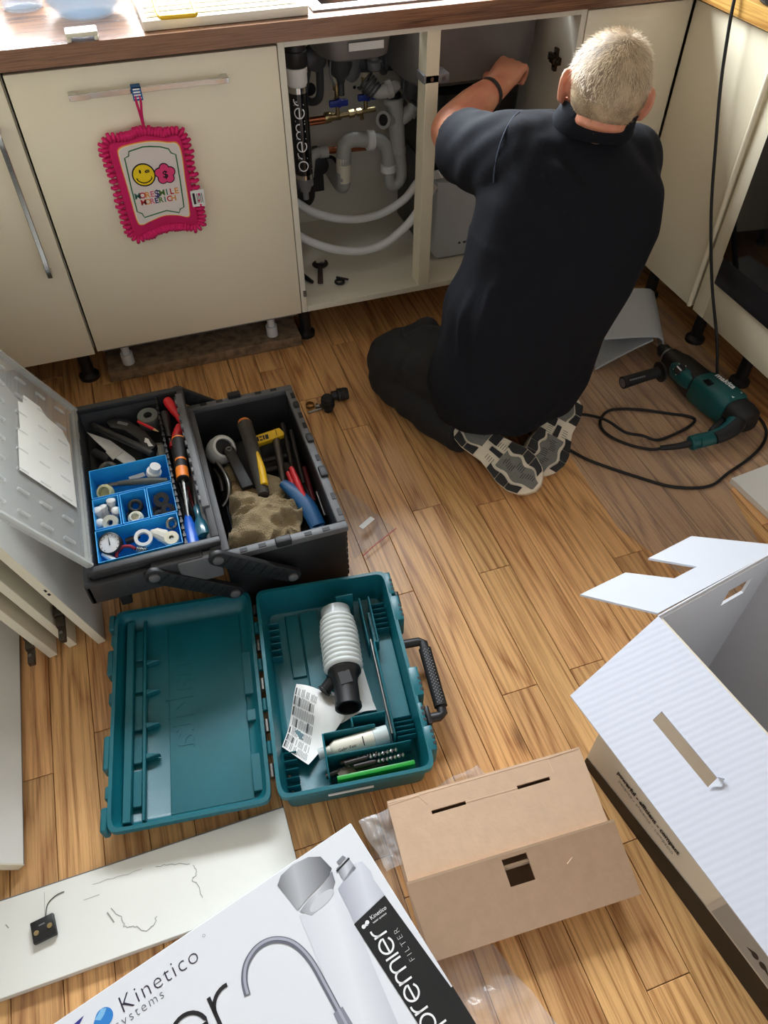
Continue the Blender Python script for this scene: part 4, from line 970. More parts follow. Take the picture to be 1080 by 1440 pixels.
# lid interior
def til(name, geo, m=TEAL, bev=.0015): return mk(name, geo, m, lidc, F=TF, bev=bev, seg=1)
til('lid_step', gbox((-.284, .03, .026), (-.268, .47, .045)))
til('lid_rail', gbox((-.250, .03, .026), (-.243, .47, .040)))
for y0, y1 in ((.06, .13), (.145, .20), (.215, .29), (.30, .36), (.375, .45)):
    til('lid_pad', gbox((-.268, y0, .026), (-.2505, y1, .034)))
til('raised_panel', gbox((-.200, .035, .0255), (-.045, .455, .0275)))
for y in (.16, .225, .30, .37):
    til('gusset', gprism([(-.243, y), (-.215, y-.006), (-.243, y-.012)], .026, .042))
for y0, y1 in ((.045, .12), (.19, .215), (.25, .35)):
    til('edge_pad', gbox((-.046, y0, .026), (-.022, y1, .036)))
for y0, y1 in ((.015, .06), (.130, .200), (.335, .395), (.445, .485)):
    til('lid_boss', gbox((-.318, y0, .030), (-.305, y1, .0622)), bev=.003)
for y0 in (.075, .270, .41):
    til('lid_tab', gbox((-.313, y0, .036), (-.305, y0+.025, .058)), bev=.002)
tx = gtext('makita', .085, ext=.0005, thin=-.0012)
tx = ([(-v[0], v[1], v[2]) for v in tx[0]], tx[1])          # moulded from outside, so it reads backwards here
mk('moulded_lettering', tx, TEAL, lidc, F=TF @ frame((-.150, .385, .0279), (0, 1, 0), (-1, 0, 0)) @ Matrix.Translation((0, 0, 0)))
# ---- contents of the case
W = lambda x, y, z: tuple(TF @ Vector((x, y, z)))
dc = thing('dust_cup', (.39, -1.1, .01), 'white bellows dust cup with black nozzle lying in the teal case', 'dust cup')
da, db = Vector((.404, -1.012, .062)), Vector((.380, -1.155, .060))
dd = (db-da); LL = dd.length
pr = [(.030, 0), (.031, .012)]
nrib = 11
for i in range(nrib):
    h_ = .014+(LL-.02)*i/nrib; s_ = (LL-.02)/nrib; rb = .033+.006*math.sin(math.pi*min(1, (i+1)/5)/2)
    pr += [(rb, h_+s_*.15), (rb+.0025, h_+s_*.45), (rb, h_+s_*.8), (rb-.0025, h_+s_*.98)]
mk('bellows', glathe(pr, 32, tuple(da), dd), mat('frosted_bellows', (214, 220, 218), .4), dc, smooth=True)
mk('clear_ring', glathe([(.030, -.008), (.032, -.008), (.0335, .014), (.031, .014)], 30, tuple(da), dd, capa=False, capb=False), clear_mat('frost_clear', (210, 216, 214), .5, .15), dc, smooth='auto')
nd = Vector((-.18, -.95, .05)).normalized(); no_ = Vector((.381, -1.15, .058))
noz = mk('nozzle', glathe([(.034, -.006), (.035, .006), (.028, .016), (.025, .03), (.025, .078), (.027, .079), (.027, .086), (.022, .086), (.022, .03), (.001, .03)], 28, tuple(no_), nd, capb=False), BLACKP, dc, smooth='auto')
mk('window', gprism([(-.012, -.014), (.012, -.014), (.012, .014), (-.012, .014)], 0, .001), BLACKR, noz, F=axisframe(no_+nd*.028+Vector((0, -.002, .0258)), (0, 0, 1), (1, 0, 0)))
mk('side_nozzle', gtube([(.372, -1.150, .052), (.352, -1.158, .046), (.332, -1.170, .040)], [.016, .013, .012], 16), BLACKP, noz, smooth='auto')
mk('side_rim', gring((.331, -1.171, .040), .012, .003, (-.8, -.5, -.2), 18), BLACKP, noz, smooth=True)
# leaflet
lf = thing('instruction_leaflet', (.33, -1.2, .012), 'folded printed instruction leaflet under the dust cup', 'leaflet')
PAPER = mat('leaflet_paper', (238, 238, 234), .7)
lp = [(.282, -1.131), (.345, -1.133), (.427, -1.137), (.426, -1.228), (.381, -1.228), (.345, -1.245), (.261, -1.306), (.221, -1.259)]
def lz(x, y): return .024 + .010*math.sin((x+y)*34) + .006*math.sin(x*70-1)
gx = 14
V, Fc, idx = [], [], {}
quadA = [Vector((.221, -1.259, 0)), Vector((.261, -1.306, 0)), Vector((.395, -1.205, 0)), Vector((.282, -1.131, 0))]
def leaf(q, zoff):
    V, Fc = [], []
    for j in range(gx+1):
        for i in range(gx+1):
            u, v = i/gx, j/gx
            p = (q[0]*(1-u)+q[1]*u)*(1-v) + (q[3]*(1-u)+q[2]*u)*v
            V.append((p.x, p.y, lz(p.x, p.y)+zoff))
    for j in range(gx):
        for i in range(gx):
            a = j*(gx+1)+i; Fc.append([a, a+1, a+gx+2, a+gx+1])
    return V, Fc
mk('page', leaf(quadA, 0), PAPER, lf, smooth=True)
quadB = [Vector((.345, -1.243, 0)), Vector((.424, -1.232, 0)), Vector((.425, -1.137, 0)), Vector((.335, -1.133, 0))]
mk('page', leaf(quadB, -.003), PAPER, lf, smooth=True)
lines = []; bars = []
e1 = (quadA[3]-quadA[0]); e2 = (quadA[1]-quadA[0])
rl = random.Random(5)
for c_ in range(7):
    for r_ in range(18):
        v0 = .03+c_*.137
        if rl.random() < .12: continue
        a0 = quadA[0]+e1*(v0*.98)+e2*(.06+r_*.048); b0 = a0+e1*(.10+.025*rl.random())
        (bars if r_ == 0 or (r_ % 9 == 4 and c_ % 2) else lines).append((a0, b0))
def flat_lines(ls, w):
    V, Fc = [], []
    for a, b in ls:
        n_ = e2.normalized()*w/2
        k_ = len(V)
        for p in (a-n_, b-n_, b+n_, a+n_): V.append((p.x, p.y, lz(p.x, p.y)+.0007))
        Fc.append([k_, k_+1, k_+2, k_+3])
    return V, Fc
mk('small_print', flat_lines(lines, .0011), mat('grey_ink', (110, 112, 116), .7), lf)
mk('heading_bars', flat_lines(bars, .003), mat('dark_ink', (70, 72, 76), .7), lf)
# grease bottle
gb = thing('grease_bottle', (.36, -1.30, .02), 'white plastic grease bottle with pale cap in the teal case', 'bottle')
ba, bb_ = Vector((.288, -1.298, .040)), Vector((.424, -1.3035, .044)); bd = bb_-ba
mk('body', glathe([(.010, 0), (.011, .02), (.013, .022), (.0175, .03), (.0178, .106), (.016, .108)], 22, tuple(ba), bd), mat('bottle_white', (226, 224, 208), .4), gb, smooth='auto')
mk('cap', glathe([(.0165, .106), (.0185, .108), (.0185, .134), (.017, .136)], 22, tuple(ba), bd), mat('bottle_cap', (196, 208, 208), .4), gb, smooth='auto')
mk('nozzle', glathe([(.009, -.004), (.0105, 0), (.0105, .018)], 18, tuple(ba), bd), mat('bottle_nozzle', (196, 208, 208), .4), gb, smooth='auto')
BFm = axisframe(ba+bd.normalized()*.05, (-.15, -.35, .92), bd)
mk('printed_text', merge(tf(gtext('Gebr. Fett', .0085), Matrix.Translation((-.014, -.008, .0185))), gbox((-.02, -.016, .0125), (.012, -.0135, .0135)), gbox((.036, -.01, .0172), (.038, .008, .0182))), TEXTB, gb, F=BFm)
# loose long rod and drill bits
rod((.457, -1.093, .052), (.431, -1.310, .052), .0032, STEEL, 'steel_rod', 'long thin steel rod on the ledge of the teal case', 'rod')
def drill_bit(label, a, b, r):
    a, b = Vector(a), Vector(b); d_ = b-a; L_ = d_.length
    t = thing('drill_bit', tuple(a), label, 'drill bit', 'drill bits in the teal case')
    mk('shank', glathe([(r*1.1, 0), (r*1.15, .002), (r*1.15, L_*.38), (r*.9, L_*.42)], 10, tuple(a), d_), DSTEEL, t, smooth='auto')
    F_ = axisframe(a, d_); n_ = 26; V, Fc = [], []
    for i in range(n_+1):
        h_ = L_*(.40+.58*i/n_); tw_ = i*.9
        for q in range(4):
            an = tw_+q*math.pi/2; rr_ = r*(1.0 if q % 2 == 0 else .45)
            V.append(tuple(F_ @ Vector((rr_*math.cos(an), rr_*math.sin(an), h_))))
    for i in range(n_):
        for q in range(4): Fc.append([i*4+q, i*4+(q+1) % 4, (i+1)*4+(q+1) % 4, (i+1)*4+q])
    Fc.append([n_*4+q for q in range(4)])
    mk('flute', (V, Fc), STEEL, t)
drill_bit('topmost fluted masonry bit in the teal case', (.325, -1.3395, .056), (.430, -1.347, .062), .0042)
drill_bit('fluted masonry bit nearest the green strip', (.340, -1.350, .054), (.440, -1.360, .058), .0045)
drill_bit('short fluted bit behind the flat wood bit', (.318, -1.333, .050), (.392, -1.338, .054), .0038)
drill_bit('dark bit lying at the left end of the bit compartment', (.286, -1.346, .040), (.350, -1.342, .046), .005)
sb = thing('spade_bit', (.33, -1.355, .03), 'flat rusty spade bit lying among the drill bits', 'drill bit')
mk('blade', gprism([(.306, -1.343), (.312, -1.366), (.330, -1.371), (.342, -1.360), (.345, -1.351), (.328, -1.341)], .0445, .0465), mat('rusty_steel', (104, 96, 84), .6, .5, var=.35, vscale=60), sb, bev=.0005, seg=1)
mk('shank', gtube([(.342, -1.355, .0455), (.405, -1.358, .040)], .0032, 8), DSTEEL, sb, smooth='auto')
mkthing('green_strip', gbox((0, -.0045, 0), (.148, .0045, .020)), GREEN, 'bright green plastic strip along the front of the teal case', 'plastic strip', F=frame((.303, -1.3665, .048), (.994, -.11, 0), (.11, .994, 0)), bev=.0015)
mkthing('debris', merge(*[gbox((.212+.01*math.sin(i*7.1)-.002, -1.345+.011*i/3-.002, .0125), (.212+.01*math.sin(i*7.1)+.003, -1.345+.011*i/3+.002, .016)) for i in range(10)]), mat('crumbs', (150, 130, 112), .9), 'small crumbs of debris in the corner of the teal case', 'debris')
# ================================================================== REMOVED DOORS AND PANELS
def leaning(name, label, x0, ya, yb, deg, L_, th, m, cat='cabinet door', group=None):
    """panel whose lower right edge stands at x0 and leans to the left"""
    ax = Vector((-math.cos(RAD(deg)), 0, math.sin(RAD(deg)))); nn = Vector((-ax.z, 0, ax.x))
    F_ = Matrix((ax, Vector((0, 1, 0)), ax.cross(Vector((0, 1, 0))))).transposed().to_4x4(); F_.translation = Vector((x0, 0, 0.0005))
    t = thing(name, (x0, (ya+yb)/2, 0), label, cat, group)
    zz = 1 if F_.to_3x3() @ Vector((0, 0, 1)) and (F_.to_3x3() @ Vector((0, 0, 1))).x < 0 else -1
    lo, hi = (0, th) if zz > 0 else (-th, 0)
    drop_ = th*abs(math.cos(RAD(deg)))
    F_.translation.z += 0 if zz > 0 else 0
    return t, F_, lo, hi
EDGE = mat('cream_edge', (240, 232, 206), .5)
def door_panel(label, x0, ya, yb, deg, L_, th, m):
    t, F_, lo, hi = leaning('cabinet_door', label, x0, ya, yb, deg, L_, th, m)
    g = gbox((0, ya, lo), (L_, yb, hi))
    zs = min((F_ @ Vector(v)).z for v in g[0]); F_.translation.z -= zs-.0005
    mk('panel', gbox((0.001, ya+.0012, lo), (L_, yb, hi)), m, t, F=F_, bev=.001, seg=1)
    mk('edge_band', gbox((0.0, ya, lo), (L_, ya+.0011, hi)), EDGE, t, F=F_)
    return t, F_, lo, hi
t1, F1, lo, hi = door_panel('white cabinet door leaning nearest the toolbox, first of the stack', -.089, -.879, -.36, 76, .70, .018, WHITEP)
mk('catch', merge(gbox((.205, -.8795, lo+.004), (.212, -.8785, lo+.009)), gbox((.218, -.8795, lo+.004), (.226, -.8785, lo+.008))), BLACKP, t1, F=F1)
t2, F2, lo, hi = door_panel('white cabinet door in the middle of the leaning stack', -.150, -.868, -.36, 76, .70, .018, CREAM)
t3, F3, lo, hi = door_panel('white cabinet door at the back of the leaning stack, with worn edge', -.192, -.881, -.36, 76, .70, .018, CREAM)
HNG = mat('hinge_metal', (86, 78, 68), .4, .8)
for t_, x, y, z, lb in ((t2, -.158, -.862, .098, 'concealed hinge on the middle leaning door'), (t3, -.232, -.872, .062, 'concealed hinge on the rear leaning door')):
    h = mk('hinge', merge(gbox((x-.009, y-.016, z-.012), (x+.009, y+.016, z)), gbox((x-.006, y-.050, z-.018), (x+.008, y-.012, z-.004)), gbox((x-.012, y+.01, z-.006), (x+.012, y+.04, z+.006))), HNG, t_, bev=.002)
    mk('screw', glathe([(.004, 0), (.004, .002)], 8, (x, y-.032, z-.004)), STEEL, h)
    mk('screw', glathe([(.004, 0), (.004, .002)], 8, (x, y+.025, z+.006)), STEEL, h)
t4, F4, lo, hi = door_panel('cream cabinet door leaning at the left edge near the marbled board', -.266, -1.316, -.72, 48, .64, .020, WHITEP)
mk('edge_strip', gbox((-.0005, -1.315, lo+.001), (.0005, -.721, hi-.001)), MGREY, t4, F=F4)
# low cabinet the stack leans on, outside the picture on the left
c = thing('base_cabinet', (-.55, -.42, 0), 'cream side cabinet that the removed doors lean against', 'cabinet')
mk('carcass', gbox((-.715, -.70, .10), (-.405, -.05, .868)), CARC, c)
mk('door', gbox((-.404, -.698, .149), (-.386, -.052, .862)), CREAM, c, bev=.0015)
mk('plinth', gbox((-.715, -.69, 0), (-.45, -.06, .0999)), DARKV, c)

# ---- long white board with grey marks on the floor
MAR = bpy.data.materials.new('scuffed_white'); MAR.use_nodes = True
nt = MAR.node_tree; b = nt.nodes['Principled BSDF']; b.inputs['Roughness'].default_value = .35
tc = nt.nodes.new('ShaderNodeTexCoord')
b.inputs['Base Color'].default_value = (*lin((234, 234, 226)), 1)
SCUFFS = [([(.020, -1.415), (.023, -1.430), (.014, -1.437), (.023, -1.451), (.025, -1.472)], .0011), ([(-.127, -1.440), (-.111, -1.459), (-.105, -1.477), (-.089, -1.481), (-.073, -1.494), (-.059, -1.488), (-.053, -1.476)], .0012),
          ([(-.152, -1.389), (-.110, -1.392), (-.067, -1.392)], .0006), ([(-.045, -1.395), (-.018, -1.401), (.016, -1.410)], .0010), ([(-.131, -1.445), (-.123, -1.462)], .0022), ([(-.297, -1.407), (-.292, -1.414)], .0016), ([(-.168, -1.410), (-.142, -1.411)], .0007), ([(-.233, -1.374), (-.234, -1.417)], .0006)]
pb = thing('plinth_board', (-.2, -1.44, 0), 'long white board with grey scuff marks lying on the floor', 'board')
mk('board', gbox((-.66, -1.518, .001), (.196, -1.366, .0172)), MAR, pb, bev=.001, seg=1)
mk('edge_band', gbox((-.66, -1.3658, .001), (.196, -1.3645, .0172)), MGREY, pb)
SCUFF = mat('grey_scuff', (150, 150, 142), .6)
rk = random.Random(21)
for ln, w_ in SCUFFS:
    P_ = catmull([(x, y, 0) for x, y in ln], 5) if len(ln) > 2 else [Vector((x, y, 0)) for x, y in ln]
    P_ = [(p.x+rk.uniform(-.0016, .0016), p.y+rk.uniform(-.0016, .0016)) for p in P_]
    mk('scuff_mark', gstroke([P_], w_, 0, .0177), SCUFF, pb)
br = thing('hinge_bracket', (-.234, -1.437, .0173), 'small black cabinet bracket with two screws on the white board', 'bracket')
BF = frame((-.234, -1.437, .0173), (.99, .14, 0), (-.14, .99, 0))
mk('plate', gbox((-.019, -.018, 0), (.019, .018, .010)), BLACKP, br, F=BF, bev=.002)
for x, y in ((-.011, -.003), (.011, -.001)):
    mk('screw', merge(glathe([(.0042, 0), (.0042, .0015)], 10, (x, y, .010)), gbox((x-.003, y-.0006, .0115), (x+.003, y+.0006, .0119))), BRASS, br, F=BF)
mk('slot', gbox((-.006, .006, .010), (.004, .008, .0103)), MGREY, br, F=BF)
mkthing('wire_offcut', gtube([(-.232, -1.418, .0185), (-.228, -1.398, .0185), (-.214, -1.388, .0185), (-.200, -1.386, .0185)], .0008, 6, spline=5), DGREY, 'thin curled grey wire beside the black bracket', 'wire')

# ---- white panel at the right edge
mkthing('shelf_board', gbox((0, -.5, .001), (.19, 0, .019)), WHITEP, 'white board lying on the floor at the right edge', 'board', F=frame((1.515, -.908, 0), (.995, .10, 0), (-.10, .995, 0)), bev=.001, seg=1)

# ---- grey plastic cover behind the man
gc = thing('plastic_cover', (1.55, -.30, 0), 'pale grey moulded plastic cover lying on edge behind the drill', 'plastic cover')
GC = mat('cover_grey', (186, 190, 192), .35)
def sheet(prof, dvec, th, name, parent, m):
    """profile polyline (world points) swept along dvec, with thickness"""
    P = [Vector(p) for p in prof]; d_ = Vector(dvec); n = len(P)
    N_ = []
    for i in range(n):
        t_ = (P[min(i+1, n-1)]-P[max(i-1, 0)]).normalized(); N_.append(t_.cross(d_.normalized()).normalized())
    ring = [p for p in P] + [P[i]+N_[i]*th for i in range(n-1, -1, -1)]
    k_ = len(ring)
    V = [tuple(p) for p in ring] + [tuple(p+d_) for p in ring]
    Fc = [list(range(k_)), list(range(k_, 2*k_))[::-1]] + [[i, (i+1) % k_, k_+(i+1) % k_, k_+i] for i in range(k_)]
    return mk(name, (V, Fc), m, parent, bev=.0012, seg=1)
sheet([(1.439, -0.348, 0.094), (1.514, -0.362, 0.092), (1.584, -0.375, 0.088), (1.608, -0.380, 0.084), (1.622, -0.383, 0.074), (1.627, -0.385, 0.058), (1.628, -0.386, 0.022)], (.105, .225, .012), .006, 'top_shell', gc, GC)
sheet([(1.414, -0.375, 0.006), (1.474, -0.375, 0.030), (1.544, -0.375, 0.056), (1.599, -0.375, 0.072)], (.100, .215, .008), .006, 'lower_shell', gc, GC)

# ================================================================== ROTARY HAMMER AND ITS CORD
rh = thing('rotary_drill', (1.62, -.6, 0), 'teal and black rotary hammer drill lying on the floor by the cabinets', 'drill')
def rr(y, cx, cz, w, h): return ((cx, y, cz), (w, 0, 0), (0, 0, h))
mk('chuck', glathe([(.012, -.01), (.016, 0), (.021, .006), (.022, .03), (.019, .034), (.019, .05)], 22, (1.618, -.400, .055), (.0, -1, 0)), BLACKP, rh, smooth='auto')
mk('chuck_ring', gring((1.618, -.432, .055), .021, .004, (0, 1, 0), 22), STEEL, rh, smooth=True)
mk('gear_housing', gloft([rr(-.440, 1.618, .055, .026, .026), rr(-.465, 1.618, .055, .030, .030), rr(-.490, 1.619, .056, .036, .037), rr(-.56, 1.622, .056, .039, .041), rr(-.600, 1.626, .056, .040, .042)], 28, 3.2), BLACKP, rh, smooth='auto')
mk('cover_plate', gloft([rr(-.492, 1.603, .063, .020, .018), rr(-.510, 1.598, .066, .026, .024), rr(-.560, 1.600, .068, .028, .026), rr(-.585, 1.606, .066, .024, .022)], 20, 3.5), TEALD, rh, smooth='auto', label='teal cover plate with the round mode dial')
cp = mk('dial', glathe([(.016, 0), (.016, .006), (.013, .009)], 24, (1.582, -.536, .083), (-.6, -.1, .8)), BLACKP, rh, smooth='auto')
DFm = axisframe((1.5785, -.5365, .0885), (-.6, -.1, .8), (0, -1, 0))
mk('dial_marks', merge(gbox((-.010, -.002, .003), (.010, .002, .0055)), *[gprism([(math.cos(RAD(t))*.0185-.0008, math.sin(RAD(t))*.0185-.0008), (math.cos(RAD(t))*.0185+.0008, math.sin(RAD(t))*.0185-.0008), (math.cos(RAD(t))*.0185+.0008, math.sin(RAD(t))*.0185+.0008), (math.cos(RAD(t))*.0185-.0008, math.sin(RAD(t))*.0185+.0008)], -.004, .0) for t in (10, 80, 150, 220, 290)]), TEXTW, cp, F=DFm)
mot = mk('motor_housing', gloft([rr(-.585, 1.627, .054, .041, .043), rr(-.600, 1.630, .054, .046, .048), rr(-.66, 1.640, .054, .047, .049), rr(-.700, 1.647, .054, .046, .048), rr(-.712, 1.649, .054, .040, .042)], 28, 3.4), TEALD, rh, smooth='auto')
for i in range(5):
    mk('vent', gbox((1.600+.004*i, -.640-.0*i, .099), (1.6015+.004*i, -.615, .1035)), BLACKR, mot)
MF = frame((1.643, -.610, .1038), (.17, -.985, 0), (.985, .17, 0))
mk('lettering', gtext('makita', .026, thin=.0006), TEXTW, mot, F=MF @ Matrix.Translation((-.002, -.002, 0)))
mk('arrow_marks', merge(gprism([(.088, -.028), (.096, -.032), (.096, -.024)], 0, .0004), gprism([(.088, .006), (.093, .004), (.093, .009)], 0, .0004)), TEXTW, mot, F=MF)
mk('rear_cover', gloft([rr(-.700, 1.650, .052, .038, .042), rr(-.735, 1.656, .051, .040, .043), rr(-.760, 1.660, .050, .036, .038), rr(-.770, 1.662, .050, .025, .028)], 26, 3), BLACKR, rh, smooth='auto')
mk('grip', gtube([(1.650, -.735, .050), (1.615, -.762, .047), (1.575, -.773, .043), (1.535, -.775, .039), (1.500, -.772, .036)], [.028, .026, .022, .021, .022], 18, spline=5, flat=.85), TEALD, rh, smooth='auto')
mk('grip_pad', gtube([(1.640, -.752, .056), (1.610, -.772, .053), (1.575, -.781, .048), (1.540, -.783, .044)], [.020, .021, .019, .018], 16, spline=5, flat=.9), BLACKR, rh, smooth='auto')
mk('trigger', gtube([(1.604, -.728, .046), (1.575, -.745, .043), (1.550, -.755, .04)], [.008, .012, .009], 12, spline=3), BLACKP, rh, smooth='auto')
mk('cord_collar', merge(glathe([(.016, 0), (.021, .004), (.021, .026), (.017, .03)], 16, (1.507, -.770, .034), (-.99, .03, -.08))), TEALD, rh, smooth='auto')
mk('cord_guard', gtube([(1.482, -.768, .031), (1.450, -.762, .024), (1.405, -.745, .015)], [.011, .009, .007], 14, spline=4), BLACKR, rh, smooth='auto')
sh_ = mk('side_handle', gtube([(1.545, -.497, .058), (1.50, -.497, .055), (1.46, -.498, .052), (1.424, -.499, .050)], [.016, .0165, .017, .0185], 18), BLACKR, rh, smooth='auto')
mk('handle_flange', glathe([(.020, 0), (.030, .004), (.031, .010), (.02, .014)], 24, (1.556, -.497, .058), (-1, 0, -.06)), BLACKP, sh_, smooth='auto')
mk('handle_clamp', glathe([(.034, 0), (.034, .022)], 24, (1.618, -.486, .055), (0, -1, 0)), BLACKP, sh_, smooth='auto')
mk('end_disc', glathe([(.0135, 0), (.0135, .0012)], 20, (1.4245, -.499, .050), (-1, 0, -.06)), MGREY, sh_)
HFm = frame((1.436, -.513, .064), (1, .0, .05), (0, .6, .8))
mk('raised_print', merge(*[gbox((i*.0065, 0, 0), (i*.0065+.0045, .0045, .0008)) for i in range(8)]), MGREY, sh_, F=HFm)

cord_pts = [(1.405, -.745, .0135), (1.384, -.734, .007), (1.345, -.705, .006), (1.310, -.660, .006), (1.300, -.615, .006), (1.322, -.574, .006), (1.370, -.552, .006),
            (1.446, -.578, .006), (1.52, -.622, .006), (1.562, -.648, .006), (1.570, -.668, .006), (1.54, -.686, .006), (1.485, -.701, .0065), (1.420, -.708, .008), (1.384, -.688, .0175), (1.350, -.655, .012), (1.322, -.600, .0175), (1.290, -.556, .010), (1.245, -.530, .006), (1.20, -.52, .006),
            (1.13, -.535, .006), (1.10, -.56, .006), (1.11, -.605, .006), (1.165, -.653, .006), (1.205, -.720, .006), (1.298, -.820, .006), (1.365, -.878, .006), (1.452, -.905, .006), (1.530, -.880, .006), (1.62, -.850, .006), (1.69, -.815, .006),
            (1.735, -.770, .006), (1.751, -.715, .006), (1.735, -.67, .006), (1.722, -.63, .008), (1.708, -.60, .02), (1.697, -.575, .045), (1.690, -.525, .15), (1.688, -.43, .285), (1.687, -.338, .45), (1.687, -.272, .61), (1.686, -.226, .735), (1.684, -.20, .84), (1.684, -.188, .90), (1.692, -.180, .922), (1.73, -.165, .9175), (1.80, -.12, .9165), (1.88, -.10, .9165)]
mkthing('power_cord', gtube(cord_pts, .0042, 10, spline=6), BLACKR, 'black power cord looping on the floor and hanging from the oak worktop', 'cord', smooth=True)

# ================================================================== CARTONS
# ---- white printed filter box in front
U_ = Vector((.9646, .2636, 0)); V_ = Vector((-.2636, .9646, -.0))
KT = math.atan(.0175/.43)
V_t = (V_*math.cos(KT) + Vector((0, 0, 1))*math.sin(KT))
KF = frame((.3005, -1.4626, .1005), U_, V_t)          # top far corner; u runs left (negative), v runs to the near side (negative)
kb = thing('filter_carton', (.06, -1.7, 0), 'flat white printed carton with a tap and black filter pictured on it', 'carton')
mk('box', gbox((-.66, -.43, -.082), (0, 0, 0)), PRINTW, kb, F=KF, bev=.0015, seg=1)
def dec(name, geo, m, z=.0004, par=kb, lab=None): return mk(name, geo, m, par, F=KF @ Matrix.Translation((0, 0, z)), label=lab)
INKN = mat('navy_ink', (38, 30, 58), .4)
INKG = mat('grey_ink_soft', (92, 92, 104), .4)
dec('lettering', tf(gtext('Kinetico', .0335, thin=-.0006, space=1.12), Matrix.Translation((-.432, -.045, 0))), INKN, lab='dark thin brand lettering')
dec('registered_mark', tf(gstroke([arc(0, 0, .002, 0, 360, 12)], .0005), Matrix.Translation((-.286, -.018, 0))), INKG)
dec('lettering', tf(gtext('water systems', .0195, thin=-.0004, space=1.25), Matrix.Translation((-.512, -.0600, 0))), INKG)
dp = [(-.030, -.010)] + [(.013*math.cos(RAD(t)), .0125*math.sin(RAD(t))) for t in range(-150, 131, 14)]
rot_ = Matrix.Rotation(RAD(8), 4, 'Z')
dec('emblem', tf(gprism(dp, 0, .0003), Matrix.Translation((-.455, -.034, 0)) @ rot_), mat('drop_blue', (50, 130, 205), .35))
dec('emblem', tf(gprism([(-.012, .006), (.002, .0125), (.008, .008), (.002, .003), (-.006, .000)], .0003, .0005), Matrix.Translation((-.455, -.034, 0)) @ rot_), mat('drop_light', (130, 190, 230), .35))
dec('emblem', tf(gprism([(.006, .010), (-.034, -.012), (-.052, -.006), (-.05, .004), (-.03, .010)], 0, .0003), Matrix.Translation((-.484, -.026, 0)) @ rot_), mat('drop_navy', (50, 56, 140), .35))
g_, w_ = gthin('premier', .056, .0058)
dec('lettering', tf(g_, Matrix.Translation((-.276-w_+.0, -.1535, 0))), TEXTB, lab='large thin black lettering')
# pictured gooseneck tap
fa = catmull([(-.266, -.128, 0), (-.261, -.108, 0), (-.248, -.090, 0), (-.226, -.080, 0), (-.203, -.082, 0), (-.183, -.095, 0), (-.170, -.115, 0), (-.163, -.145, 0), (-.162, -.185, 0), (-.162, -.25, 0)], 6)
dec('pictured_tap', gstroke([[(p.x, p.y) for p in fa]], .0098), mat('tap_grey_dark', (106, 108, 120), .3))
dec('pictured_tap_shine', gstroke([[(p.x+.001, p.y+.0012) for p in fa]], .004, 0, .0007), mat('tap_grey_light', (170, 172, 184), .3))
dec('pictured_tap_base', gprism([(-.170, -.22), (-.154, -.22), (-.152, -.27), (-.172, -.27)], 0, .0006), mat('tap_grey_mid', (136, 138, 150), .3))
# pictured filter head and housing (light grey gradients printed on the card)
def grad(name, a, b_, axis=0, lo_=0.0, hi_=1.0, mid=None):
    m = bpy.data.materials.new(name); m.use_nodes = True
    nt = m.node_tree; bs = nt.nodes['Principled BSDF']; bs.inputs['Roughness'].default_value = .3
    tc = nt.nodes.new('ShaderNodeTexCoord'); sx = nt.nodes.new('ShaderNodeSeparateXYZ'); nt.links.new(tc.outputs['Generated'], sx.inputs[0])
    r = nt.nodes.new('ShaderNodeValToRGB'); nt.links.new(sx.outputs[axis], r.inputs[0])
    r.color_ramp.elements[0].position = lo_; r.color_ramp.elements[0].color = (*lin(a), 1)
    r.color_ramp.elements[1].position = hi_; r.color_ramp.elements[1].color = (*lin(b_), 1)
    if mid:
        e = r.color_ramp.elements.new(mid[0]); e.color = (*lin(mid[1]), 1)
    nt.links.new(r.outputs[0], bs.inputs['Base Color'])
    return m
hou = [(-.147, -.078), (-.080, -.082), (-.074, -.13), (-.086, -.20), (-.104, -.34), (-.168, -.34), (-.160, -.20), (-.150, -.11)]
dec('pictured_housing', gprism(hou, 0, .0004), grad('housing_print', (214, 216, 222), (196, 198, 206), 0, .0, 1.0, (.5, (228, 230, 234))), .0003)
hd_ = [(-.154, -.018), (-.142, -.008), (-.118, -.004), (-.090, -.008), (-.072, -.019), (-.066, -.045)] + [(-.075, -.052), (-.098, -.058), (-.122, -.062), (-.145, -.069)]
dec('pictured_head', gprism(hd_, 0, .0004), grad('head_print', (120, 122, 126), (84, 86, 92), 0, .0, 1.0, (.35, (186, 188, 192))), .0006)
hb = [(-.143, -.072), (-.122, -.0645), (-.098, -.0605), (-.068, -.0495), (-.072, -.066), (-.086, -.078), (-.108, -.086), (-.130, -.088)]
dec('pictured_head', gprism(hb, 0, .0004), grad('head_print_low', (150, 152, 158), (120, 122, 128), 0, .0, 1.0, (.5, (206, 208, 212))), .0006)
dec('pictured_head', tf(gprism(arc(0, 0, .024, 0, 360, 20, .0085), 0, .0004), Matrix.Translation((-.105, -.078, 0)) @ Matrix.Rotation(RAD(8), 4, 'Z')), mat('head_under', (204, 206, 210), .3), .0008)
